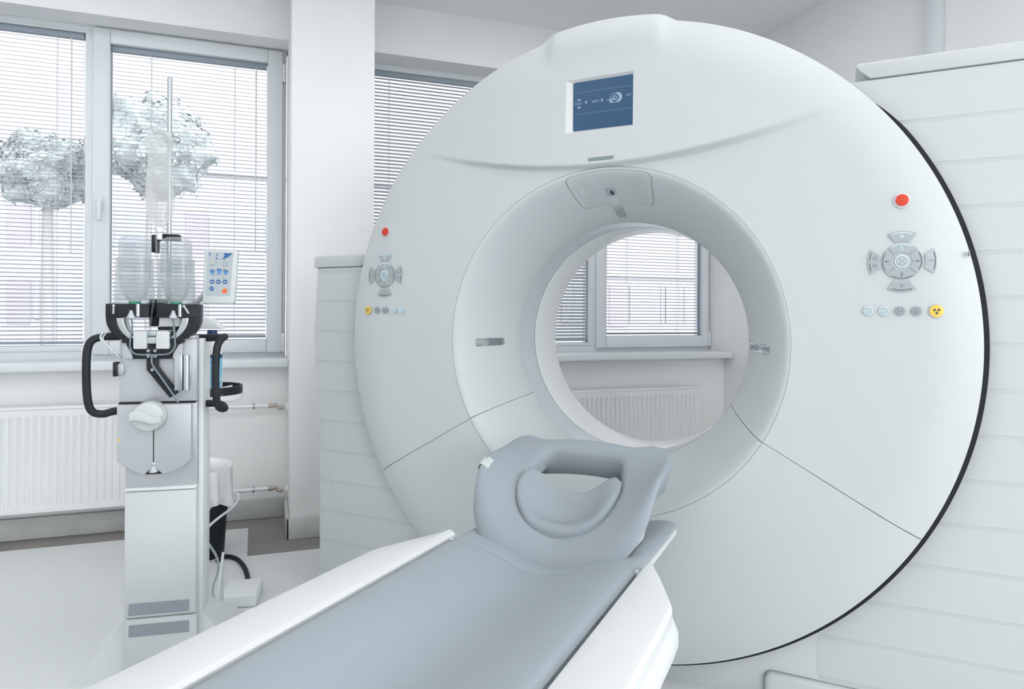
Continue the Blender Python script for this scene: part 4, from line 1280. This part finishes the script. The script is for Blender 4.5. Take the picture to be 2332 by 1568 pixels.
k = MB(); k.box(-0.045, -0.006, 0.035, 0.085, 1.10, 1.185, 0.003); k.box(-0.050, -0.002, 0.03, 0.06, 1.136, 1.172, 0.002); k.build('centre_bracket', 'black', inj)
k = MB(); k.prism([(0.000, 1.165), (-0.006, 1.098), (0.060, 1.098), (0.056, 1.165)], -0.015, 0.055, 'y', 0.006); rh = k.build('pump_head', 'inj', inj)
k = MB(); k.box(-0.006, 0.048, -0.020, 0.04, 1.089, 1.098, 0.003); k.build('pump_head_base', 'dark', rh)
k = MB(); k.box(-0.098, 0.098, -0.006, 0.10, 1.063, 1.0705, 0.003); k.build('housing_top', 'inj_white', inj)
# tubes from the bottles through the manifold
k = MB(); k.tube([(BX1c, -0.036, 1.128), (BX1c+0.003, -0.034, 1.10), (-0.078, -0.032, 1.06), (-0.079, -0.029, 1.035), (-0.068, -0.028, 1.018), (-0.045, -0.028, 1.014), (-0.021, -0.028, 1.013), (-0.018, -0.029, 0.985), (0.010, -0.029, 0.940), (0.040, -0.028, 0.892), (0.056, -0.030, 0.866)], 0.0028, 8, 6); k.build('tubing', 'tubing_dim', inj)
k = MB(); k.tube([(BX2c, -0.036, 1.128), (BX2c+0.002, -0.034, 1.09), (0.046, -0.032, 1.06), (0.044, -0.029, 1.035), (0.030, -0.028, 1.018), (0.005, -0.028, 1.014), (-0.018, -0.028, 1.013)], 0.0028, 8, 6); k.build('tubing', 'tubing_dim', inj)
k = MB(); k.tube([(-0.010, -0.030, 1.40), (-0.006, -0.034, 1.30), (-0.010, -0.036, 1.20), (-0.018, -0.036, 1.14), (-0.024, -0.033, 1.09), (-0.024, -0.030, 1.03)], 0.0030, 8, 6); k.build('tubing', 'tube_clear', inj)
# pole with hook
k = MB(); k.cyl((-0.004, 0.10, 1.06), (-0.004, 0.10, 1.903), 0.0072, n=16); k.sphere((-0.004, 0.10, 1.903), 0.0072, 14, 8, (1, 1, 0.5)); pole = k.build('drip_pole', 'alu', inj)
k = MB(); k.box(-0.018, 0.006, 0.088, 0.114, 1.694, 1.722, 0.002); k.cyl((0.004, 0.10, 1.706), (0.022, 0.10, 1.704), 0.009, n=14); k.sphere((0.020, 0.10, 1.702), 0.0095, 14, 8); k.build('pole_clamp', 'alu', pole)
k = MB(); k.tube([(-0.010, 0.09, 1.716), (-0.026, 0.072, 1.719), (-0.036, 0.062, 1.714), (-0.043, 0.060, 1.722), (-0.044, 0.060, 1.737)], 0.0020, 8, 5); k.build('bag_hook', 'alu', pole)
k = MB(); k.box(-0.050, -0.034, 0.075, 0.115, 1.335, 1.392, 0.003); k.box(-0.036, 0.030, 0.082, 0.118, 1.375, 1.396, 0.003); k.build('pole_bracket', 'black', pole)
# keypad on its arm
k = MB(); k.tube([(0.055, 0.06, 1.165), (0.085, 0.05, 1.172), (0.115, 0.035, 1.200), (0.150, 0.03, 1.24)], 0.009, 10, 5); ka = k.build('keypad_arm', 'inj', inj)
k = MB()
kp = [(0.116, 1.176), (0.120, 1.172), (0.206, 1.172), (0.211, 1.177), (0.2205, 1.336), (0.216, 1.341), (0.126, 1.341), (0.122, 1.337)]
k.prism(kp, 0.004, 0.034, 'y', 0.003, 3); kb = k.build('keypad', 'inj', inj); part_label(kb, 'grey keypad with blue keys and one orange key')
def KP(u, v):   # u,v 0..1 in the membrane
    xl = 0.1245 + (0.1305-0.1245)*v; xr_ = 0.1975 + (0.2075-0.1975)*v
    return (xl + (xr_-xl)*u, 0.0034, 1.196 + 0.138*v)
k = MB(); k.add([KP(0, 0), KP(1, 0), KP(1, 1), KP(0, 1)], [(0, 1, 2, 3)]); k.build('membrane', 'keypad', kb, normals=False)
def kshape(pts, m_, nm='key'):
    q = MB(); vs = [KP(*p) for p in pts]; q.add([(a, b_-0.0008, c) for a, b_, c in vs], [tuple(range(len(vs)))]); return q.build(nm, m_, kb, normals=False)
def kc(cx, cy, r, n_=24): return [(cx + r*math.cos(2*PI*i/n_), cy + r*0.075/0.138*math.sin(2*PI*i/n_)) for i in range(n_)]
kshape([(0.06, 0.985), (0.98, 0.985), (0.86, 0.92), (0.72, 0.865), (0.55, 0.845), (0.36, 0.845), (0.2, 0.865), (0.1, 0.91)], 'key_blue', 'logo_field')
q = MB(); q.add([(a, b_-0.0012, c) for a, b_, c in [KP(*p) for p in kc(0.26, 0.93, 0.155)]], [tuple(range(24))]); q.add([(a, b_-0.0012, c) for a, b_, c in [KP(*p) for p in kc(0.50, 0.93, 0.155)]], [tuple(range(24))]); q.build('logo_ovals', 'keypad', kb, normals=False)
for cx in (0.24, 0.50, 0.76):
    kshape([(cx-0.09, 0.59), (cx-0.09, 0.54), (cx-0.04, 0.495), (cx+0.04, 0.495), (cx+0.09, 0.54), (cx+0.09, 0.59)] if cx != 0.5 else [(cx-0.09, 0.62), (cx-0.09, 0.54), (cx-0.04, 0.495), (cx+0.04, 0.495), (cx+0.09, 0.54), (cx+0.09, 0.62)], 'key_light')
    q = MB(); top = 0.62 if cx == 0.5 else 0.59
    q.add([(a, b_-0.0012, c) for a, b_, c in [KP(*p) for p in ((cx-0.1, top-0.022), (cx+0.1, top-0.022), (cx+0.1, top), (cx-0.1, top))]], [(0, 1, 2, 3)]); q.build('key_band', 'key_blue', kb, normals=False)
for cx in (0.25, 0.50, 0.76):
    kshape(kc(cx, 0.325, 0.095), 'key_blue')
    q = MB(); q.add([(a, b_-0.0012, c) for a, b_, c in [KP(*p) for p in ((cx-0.055, 0.310), (cx+0.055, 0.310), (cx+0.055, 0.338), (cx-0.055, 0.338))]], [(0, 1, 2, 3)]); q.build('key_symbol', 'keypad', kb, normals=False)
kshape(kc(0.245, 0.165, 0.095), 'key_blue')
q = MB(); q.add([(a, b_-0.0012, c) for a, b_, c in [KP(*p) for p in ((0.19, 0.150), (0.205, 0.138), (0.31, 0.182), (0.295, 0.195))]], [(0, 1, 2, 3)]); q.build('key_symbol', 'keypad', kb, normals=False)
kshape(kc(0.77, 0.115, 0.105), 'key_orange')
q = MB()
for (u, v) in ((0.18, 0.70), (0.67, 0.70), (0.67, 0.765), (0.69, 0.83), (0.2, 0.615), (0.7, 0.61), (0.69, 0.405), (0.36, 0.77), (0.80, 0.77), (0.80, 0.70), (0.27, 0.705)):
    q.add([(a, b_-0.001, c) for a, b_, c in [KP(*p) for p in ((u-0.022, v-0.008), (u+0.022, v-0.008), (u+0.022, v+0.008), (u-0.022, v+0.008))]], [(0, 1, 2, 3)])
q.add([(a, b_-0.001, c) for a, b_, c in [KP(*p) for p in ((0.2, 0.478), (0.8, 0.478), (0.8, 0.481), (0.2, 0.481))]], [(0, 1, 2, 3)])
q.build('key_print', 'icon', kb, normals=False)
q = MB(); q.add([(a, b_-0.0012, c) for a, b_, c in [KP(*p) for p in ((0.175, 0.757), (0.235, 0.757), (0.235, 0.780), (0.175, 0.780))]], [(0, 1, 2, 3)]); q.build('status_light', 'yellow', kb, normals=False)
# white drip dish over the spray bottle, on an arm from the back
k = MB(); k.prism([(0.030, 1.088), (0.050, 1.118), (0.075, 1.127), (0.100, 1.122), (0.122, 1.104), (0.136, 1.090), (0.130, 1.087)], 0.22, 0.30, 'y', 0.004)
k.build('drip_dish', 'inj_white', inj)
k = MB(); k.tube([(0.0, 0.12, 1.075), (0.03, 0.16, 1.09), (0.045, 0.22, 1.10)], 0.008, 10, 4); k.build('dish_arm', 'black', inj)
# rear tray
TX, TY = 0.075, 0.250
k = MB(); k.lathe([(0.0, 0.838), (0.115, 0.838), (0.125, 0.842), (0.128, 0.850), (0.128, 0.862), (0.0, 0.862)], (TX, TY, 0), 'z', 56); tr = k.build('tray', 'inj_white', inj)
k = MB(); k.lathe([(0.124, 0.860), (0.1245, 0.890), (0.1195, 0.890), (0.118, 0.866), (0.0, 0.864)], (TX, TY, 0), 'z', 56); k.build('tray_rim', 'black', tr)
k = MB(); k.box(-0.03, 0.10, 0.11, 0.18, 0.840, 0.860, 0.003); k.build('tray_arm', 'inj_white', tr)
# base: flared skirt
k = MB()
k.add([(-0.26, 0.02, 0.0), (0.26, 0.02, 0.0), (0.26, 0.36, 0.0), (-0.26, 0.36, 0.0), (-0.255, 0.022, 0.012), (0.255, 0.022, 0.012), (0.255, 0.355, 0.012), (-0.255, 0.355, 0.012), (-0.094, 0.03, 0.21), (0.102, 0.03, 0.21), (0.102, 0.13, 0.21), (-0.094, 0.13, 0.21)],
      [(0, 3, 2, 1), (0, 1, 5, 4), (1, 2, 6, 5), (2, 3, 7, 6), (3, 0, 4, 7), (4, 5, 9, 8), (5, 6, 10, 9), (6, 7, 11, 10), (7, 4, 8, 11), (8, 9, 10, 11)])
k.build('base_skirt', 'inj_white', inj)
k = MB(); k.prism([(0.20, 0.15), (0.31, 0.285), (0.31, 0.02), (0.20, 0.02)], 0.124, 0.132, 'x', 0.001); k.build('rear_fin', 'inj_white', inj)
# thin cord hanging from the left handle
k = MB(); k.tube([(-0.150, -0.008, 1.082), (-0.158, -0.016, 1.066), (-0.150, -0.018, 1.048), (-0.128, -0.012, 1.022), (-0.112, -0.006, 1.002)], 0.0022, 8, 5); k.build('handle_cord', 'cable_white', inj)
k = MB(); k.tube([(-0.158, -0.016, 1.081), (-0.164, -0.018, 1.070), (-0.160, -0.020, 1.056)], 0.0028, 8, 4); k.build('handle_tie', 'cable_white', inj)

def IW(x, y, z):
    c, s = math.cos(IROT), math.sin(IROT)
    return (ILOC[0] + x*c - y*s, ILOC[1] + x*s + y*c, z)
# infusion bottles, neck down
def bottle(label, cx, level, txt_side):
    t = thing('infusion_bottle', label, 'bottle', IW(cx, 0, 1.158), IROT)
    b_ = MB(); r = 0.0435
    b_.lathe([(0.0, 0.217), (0.030, 0.217), (0.040, 0.212), (r, 0.203), (r+0.0005, 0.14), (r+0.001, 0.085), (r-0.004, 0.062), (0.033, 0.040), (0.022, 0.024), (0.0155, 0.016), (0.0155, 0.004)], (0, 0, 0), 'z', 44)
    b_.build('bottle_body', 'clear', t)
    l_ = MB(); rr = r - 0.002
    zl = level
    l_.lathe([(0.0, zl), (rr, zl), (rr, 0.085), (rr-0.004, 0.062), (0.0315, 0.041), (0.0205, 0.025), (0.0140, 0.018), (0.0, 0.018)], (0, 0, 0), 'z', 44)
    l_.build('liquid', 'liquid', t)
    f_ = MB(); a0, a1 = math.radians(-175), math.radians(25)
    f_.lathe([(r+0.0012, 0.198), (r+0.0014, 0.108)], (0, 0, 0), 'z', 40, a0, a1); f_.build('paper_label', 'label_film', t)
    s_ = MB()
    for q in range(9):
        z = 0.066 + q*0.0135; t0 = math.radians(-84); wd = 0.10 if q % 2 else 0.16
        rr2 = r + 0.0020 if z > 0.085 else r - 0.0015
        s_.add([(rr2*math.cos(t0+u), rr2*math.sin(t0+u), z+dz) for u, dz in ((0, 0), (wd, 0), (wd, 0.0012), (0, 0.0012))], [(0, 1, 2, 3)])
    for q in range(5):
        z = 0.160 + q*0.007; t0 = math.radians(-150 if txt_side else -120); wd = 1.0 - 0.12*(q % 3)
        s_.add([((r+0.002)*math.cos(t0+wd*i/8), (r+0.002)*math.sin(t0+wd*i/8), z+dz) for i in range(9) for dz in (0, 0.0007)], [(2*i, 2*i+2, 2*i+3, 2*i+1) for i in range(8)])
    s_.build('scale_marks', 'icon', t, normals=False)
    c_ = MB(); c_.lathe([(0.0, 0.018), (0.0165, 0.018), (0.017, 0.014), (0.017, -0.004), (0.0, -0.004)], (0, 0, 0), 'z', 28); part_label(c_.build('stopper', 'green', t), 'green stopper')
    return t
bottle('upturned clear infusion bottle in the left holder of the injector', BX1c, 0.096, 0)
bottle('upturned clear infusion bottle in the right holder of the injector', BX2c, 0.090, 1)

# infusion bag
bt = thing('infusion_bag', 'soft clear infusion bag hanging from the pole hook above the bottles', 'infusion bag', IW(-0.022, 0.06, 1.395), IROT)
def bag_rows():
    # z, half width, half depth, x shift
    return [(0.010, 0.010, 0.009, 0.0), (0.030, 0.018, 0.012, 0.0), (0.048, 0.034, 0.020, 0.0), (0.075, 0.042, 0.026, 0.0), (0.105, 0.043, 0.026, 0.0), (0.15, 0.040, 0.023, 0.0), (0.20, 0.036, 0.019, 0.001), (0.235, 0.035, 0.013, 0.001), (0.262, 0.038, 0.007, 0.0), (0.285, 0.041, 0.0035, 0.0), (0.303, 0.041, 0.0018, -0.001), (0.312, 0.030, 0.0015, -0.004), (0.318, 0.012, 0.0012, -0.010)]
m_ = MB(); nb = 40; vs = []
rows = bag_rows()
for (z, a, b_, sx) in rows:
    for i in range(nb):
        t = 2*PI*i/nb; cx, cy = math.cos(t), math.sin(t)
        fold = 1 + 0.05*math.sin(3*t + z*20)
        vs.append((sx + a*math.copysign(abs(cx)**0.85, cx)*fold, b_*cy*(1+0.12*math.sin(5*t+z*30)), z + 0.004*math.sin(2*t)))
fs = [(k_*nb+i, k_*nb+(i+1) % nb, (k_+1)*nb+(i+1) % nb, (k_+1)*nb+i) for k_ in range(len(rows)-1) for i in range(nb)] + [tuple(range(nb))[::-1], tuple((len(rows)-1)*nb+i for i in range(nb))]
m_.add(vs, fs); m_.build('bag_body', 'bag_film', bt, angle=70)
m_ = MB()
m_.lathe([(0.0, 0.325), (0.004, 0.325), (0.005, 0.318), (0.0, 0.316)], (-0.014, 0, 0), 'z', 14)
m_.tube([(-0.024, -0.001, 0.330), (-0.016, -0.001, 0.338), (-0.006, -0.001, 0.330), (-0.010, -0.001, 0.319), (-0.020, -0.001, 0.319)], 0.0022, 8, 5, closed=True)
m_.build('hanging_loop', 'bag_film', bt)
m_ = MB(); m_.lathe([(0.0, 0.018), (0.011, 0.018), (0.013, 0.012), (0.013, 0.004), (0.008, 0.0), (0.008, -0.020), (0.0, -0.020)], (0, 0, 0), 'z', 22); m_.build('bag_port', 'white_plastic', bt)
m_ = MB()
for q in range(9):
    z = 0.262 - q*0.0165; a = 0.012 + (q % 3)*0.003
    if q in (3, 6): continue
    m_.add([(0.008, -0.0215-0.0*q, z), (0.008+a, -0.0195, z-0.004), (0.008+a, -0.0195, z-0.0025), (0.008, -0.0215, z+0.0015)], [(0, 1, 2, 3)])
m_.build('bag_print', 'cable_grey', bt, normals=False)

# spray bottle on the tray
sb = thing('disinfectant_bottle', 'white cleaning bottle with navy cap and sky-blue label on the rear tray', 'bottle', IW(0.100, 0.25, 0.866), IROT)
m_ = MB(); m_.lathe([(0.0, 0.0), (0.030, 0.0), (0.0335, 0.004), (0.0335, 0.10), (0.0325, 0.135), (0.027, 0.165), (0.018, 0.185), (0.013, 0.195), (0.0, 0.195)], (0, 0, 0), 'z', 40); m_.build('bottle_body', 'white_plastic', sb)
m_ = MB(); m_.lathe([(0.0340, 0.014), (0.0340, 0.120)], (0, 0, 0), 'z', 40, math.radians(-190), math.radians(-8)); part_label(m_.build('bottle_label', 'blue_label', sb), 'sky-blue label')
m_ = MB(); m_.lathe([(0.0343, 0.120), (0.0343, 0.133)], (0, 0, 0), 'z', 40, math.radians(-190), math.radians(-8)); m_.build('label_band', 'blue_cap', sb)
m_ = MB(); m_.add([(0.0345*math.cos(math.radians(a)), 0.0345*math.sin(math.radians(a)), z) for a, z in ((-62, 0.014), (-8, 0.014), (-8, 0.075), (-30, 0.050))], [(0, 1, 2, 3)]); m_.build('label_corner', 'white_plastic', sb, normals=False)
m_ = MB(); vs, fs = text_mesh('BAC', 0.021)
def cyl_txt(x, y): 
    a = math.radians(-118) + x/0.0347
    return (0.0347*math.cos(a), 0.0347*math.sin(a), 0.098 + y)
m_.add([cyl_txt(v[0], v[1]) for v in vs], fs); m_.build('label_lettering', 'key_blue', sb, normals=False)
m_ = MB(); m_.lathe([(0.0, 0.193), (0.0165, 0.193), (0.0175, 0.196), (0.0165, 0.214), (0.013, 0.217), (0.0, 0.217)], (0, 0, 0), 'z', 28); part_label(m_.build('bottle_cap', 'blue_cap', sb), 'navy screw cap')
cl = MB()
cl.add([( -0.045, -0.035, 0.0), (0.05, -0.05, 0.001), (0.075, 0.0, 0.018), (0.07, 0.03, 0.026), (0.02, 0.035, 0.003), (-0.05, 0.03, 0.0), (-0.045, -0.035, -0.002), (0.05, -0.05, -0.001), (0.075, 0.0, 0.016), (0.07, 0.03, 0.024), (0.02, 0.035, 0.001), (-0.05, 0.03, -0.002)],
       [(0, 1, 2, 3, 4, 5), (11, 10, 9, 8, 7, 6)] + [(i, (i+1) % 6, 6+(i+1) % 6, 6+i) for i in range(6)])
clo = cl.build('cleaning_cloth', 'white_plastic'); clo.location = IW(0.100, 0.20, 0.8665); clo.rotation_euler = (0, 0, IROT)
tag(clo, 'folded white cloth lying on the rear tray beside the cleaning bottle', 'cloth')

# ------------------------------------------------------------------ waste bin with liner
BW = Vector((-0.305, 3.50, 0))
bn = thing('waste_bin', 'dark grey waste bin with a white plastic liner behind the injector', 'bin', BW)
m_ = MB(); m_.lathe([(0.0, 0.0), (0.105, 0.0), (0.110, 0.004), (0.135, 0.40), (0.130, 0.40), (0.105, 0.012), (0.0, 0.010)], (0, 0, 0), 'z', 48); m_.build('bin_body', 'black_matt', bn)
m_ = MB(); nb = 96; vs = []
rowsL = [(0.05, 0.05, 0.2), (0.098, 0.06, 0.3), (0.108, 0.20, 0.5), (0.114, 0.31, 0.6), (0.120, 0.385, 0.4), (0.126, 0.41, 0.3), (0.137, 0.425, 0.25), (0.142, 0.428, 0.2), (0.147, 0.41, 0.4), (0.146, 0.36, 0.8), (0.147, 0.30, 1.2), (0.152, 0.26, 1.6), (0.146, 0.235, 2.0)]
rnd = random.Random(5); ph = [rnd.random()*6 for _ in range(6)]
for (r, z, a) in rowsL:
    for i in range(nb):
        t = 2*PI*i/nb
        f_ = 0.006*a*(math.sin(7*t+ph[0]) + 0.7*math.sin(13*t+ph[1]+z*9) + 0.5*math.sin(23*t+ph[2]))
        vs.append(((r+f_)*math.cos(t), (r+f_)*math.sin(t), z + 0.004*math.sin(5*t+ph[3]) + (0.022*math.sin(3*t+ph[4]) if z < 0.27 and a > 1 else 0) + (0.014*math.sin(t-0.6) if z > 0.38 else 0)))
fs = [(k_*nb+i, k_*nb+(i+1) % nb, (k_+1)*nb+(i+1) % nb, (k_+1)*nb+i) for k_ in range(len(rowsL)-1) for i in range(nb)]
m_.add(vs, fs); vs = None; part_label(m_.build('bin_liner', 'liner', bn, angle=80), 'crumpled translucent white liner')

# ------------------------------------------------------------------ cables and power box on the floor
def cable(name, label, pts, r, m_):
    q = MB(); q.tube(pts, r, 10, 8); o = q.build(name, m_); return tag(o, label, 'cable')
cable('hose', 'thick black hose curving across the pale floor to the white power box', [(-0.215, 3.36, 0.013), (-0.185, 3.41, 0.013), (-0.135, 3.36, 0.013), (-0.10, 3.25, 0.013), (-0.082, 3.13, 0.013), (-0.078, 3.03, 0.014), (-0.08, 2.975, 0.02)], 0.010, 'black_matt')
cable('white_cord', 'white cord looping round the waste bin', [(-0.262, 3.02, 0.215), (-0.235, 3.10, 0.245), (-0.195, 3.18, 0.262), (-0.150, 3.26, 0.275), (-0.128, 3.33, 0.290), (-0.130, 3.38, 0.305), (-0.150, 3.42, 0.300), (-0.165, 3.46, 0.292)], 0.0055, 'cable_white')
cable('grey_cable', 'thin grey cable falling from the injector to the floor by the power box', [(-0.258, 2.62, 0.42), (-0.235, 2.65, 0.37), (-0.190, 2.72, 0.27), (-0.178, 2.80, 0.20), (-0.185, 2.90, 0.12), (-0.205, 2.95, 0.05), (-0.20, 2.93, 0.009), (-0.16, 2.83, 0.007), (-0.10, 2.70, 0.007)], 0.0045, 'cable_grey')
cable('pale_cable', 'thin pale cable snaking over the floor in front of the power box', [(-0.245, 2.98, 0.007), (-0.215, 2.93, 0.007), (-0.170, 2.86, 0.007), (-0.12, 2.82, 0.009), (-0.095, 2.75, 0.007), (-0.10, 2.66, 0.007)], 0.0035, 'cable_white')
px = MB(); px.box(-0.068, 0.068, -0.085, 0.085, 0.003, 0.055, 0.010, 3)
po = px.build('power_box', 'white_plastic'); po.location = (-0.095, 2.90, 0); po.rotation_euler = (0, 0, -0.15)
tag(po, 'low white power supply box on the floor beside the injector', 'power box')

# ------------------------------------------------------------------ outside: pale buildings, tree, paving
def facade(name, label, x0, x1, y, z0, z1, bays, rows, depth=8):
    t = thing(name, label, 'building', ((x0+x1)/2, y, z0))
    cx = (x0+x1)/2
    m_ = MB(); m_.box(x0-cx, x1-cx, 0, depth, 0, z1-z0); m_.build('wall', 'facade', t)
    m_ = MB(); m_.box(x0-cx-0.15, x1-cx+0.15, -0.25, depth, z1-z0, z1-z0+0.22); m_.build('roof_edge', 'facade', t)
    for (ra, rb) in rows:
        for (xa, xb, kind) in bays:
            q = MB(); q.box(xa-cx, xb-cx, -0.04, 0.02, ra-z0-(0.18 if kind == 'pier' else 0), rb-z0+(0.05 if kind == 'pier' else 0))
            if kind == 'pier': q.build('pier', 'facade_mauve', t)
            else:
                w_ = q.build('window', 'facade_glass', t)
                f_ = MB()
                nn = max(1, int((xb-xa)/1.1))
                for i in range(nn+1):
                    x = xa + (xb-xa)*i/nn - cx; f_.box(x-0.07, x+0.07, -0.08, -0.03, ra-z0, rb-z0)
                f_.build('window_frame', 'facade', w_)
    return t
A_bays = []
x = -18.0
while x < 8:
    A_bays += [(x, x+0.75, 'pier'), (x+0.95, x+3.1, 'win'), (x+3.4, x+5.2, 'win')]
    x += 6.0
A_bays = [(a - 0.0, b_, k_) for a, b_, k_ in [(q[0]+2.85, q[1]+2.85, q[2]) for q in A_bays] if b_ < 9.5]
facade('building', 'pale building with two rows of bluish windows beyond the left window', -24, 9.8, 30, -3, 6.8, A_bays, ((3.75, 5.25), (0.9, 2.35)))
B_bays = [(13.4, 15.2, 'win'), (15.9, 16.7, 'pier'), (17.1, 18.9, 'win'), (19.2, 20.3, 'win'), (20.9, 21.8, 'pier')]
facade('building', 'lower pale building with mauve piers seen through the scanner bore', 11.5, 30, 30, -3, 3.1, B_bays, ((0.75, 2.65),))
def tree(label, x, y, z0, zt, r, seed):
    t = thing('tree', label, 'tree', (x, y, z0), 0, None)
    q = MB(); q.cyl((0, 0, 0), (0, 0, zt-z0-r*0.6), 0.22, 0.12, 12); q.build('trunk', 'bark', t)
    rnd = random.Random(seed); q = MB()
    def rad(v):
        n1 = noise.fractal(v * 1.6 + Vector((seed*7.0, 0, 0)), 1.0, 2.0, 5)
        return r * (0.86 + 0.30 * n1)
    nU, nV = 96, 60; vs = []
    for b_ in range(nV + 1):
        ph_ = PI * b_ / nV
        for a_ in range(nU):
            th_ = 2*PI*a_/nU
            v = Vector((math.sin(ph_)*math.cos(th_), math.sin(ph_)*math.sin(th_), math.cos(ph_)))
            p = v * rad(v); vs.append((p.x, p.y, p.z*0.85 + (zt-z0-r)))
    q.add(vs, [(b_*nU+a_, b_*nU+(a_+1) % nU, (b_+1)*nU+(a_+1) % nU, (b_+1)*nU+a_) for b_ in range(nV) for a_ in range(nU)])
    for i in range(2600):
        a, u = rnd.random()*2*PI, rnd.random()*2-1
        v = Vector((math.sqrt(1-u*u)*math.cos(a), math.sqrt(1-u*u)*math.sin(a), u))
        c = v * rad(v) * (0.97 + 0.12*rnd.random()**2); c.z = c.z*0.85 + (zt-z0-r)
        nn = (v + Vector((0, 0, 0.4)) + Vector((rnd.random()-.5, rnd.random()-.5, rnd.random()-.5))*0.7).normalized()
        v1 = nn.orthogonal().normalized()*(0.04+0.04*rnd.random()); v2 = nn.cross(v1)*0.8
        q.add([c+v1, c+v2, c-v1, c-v2], [(0, 1, 2, 3)])
    q.build('crown', 'foliage', t, normals=False)
tree('hazy green tree beyond the window, left of the drip pole', -3.2, 22, -3, 7.7, 1.7, 1)
tree('smaller hazy tree crown behind the blind at the left edge', -6.3, 24, -3, 6.9, 1.45, 2)
q = MB(); q.box(-60, 60, 5, 70, -3.2, -3.0); q.box(-60, 60, -60, -4.5, -3.2, -3.0); go = q.build('ground', 'ground'); struct(go, 'pale paving outside')
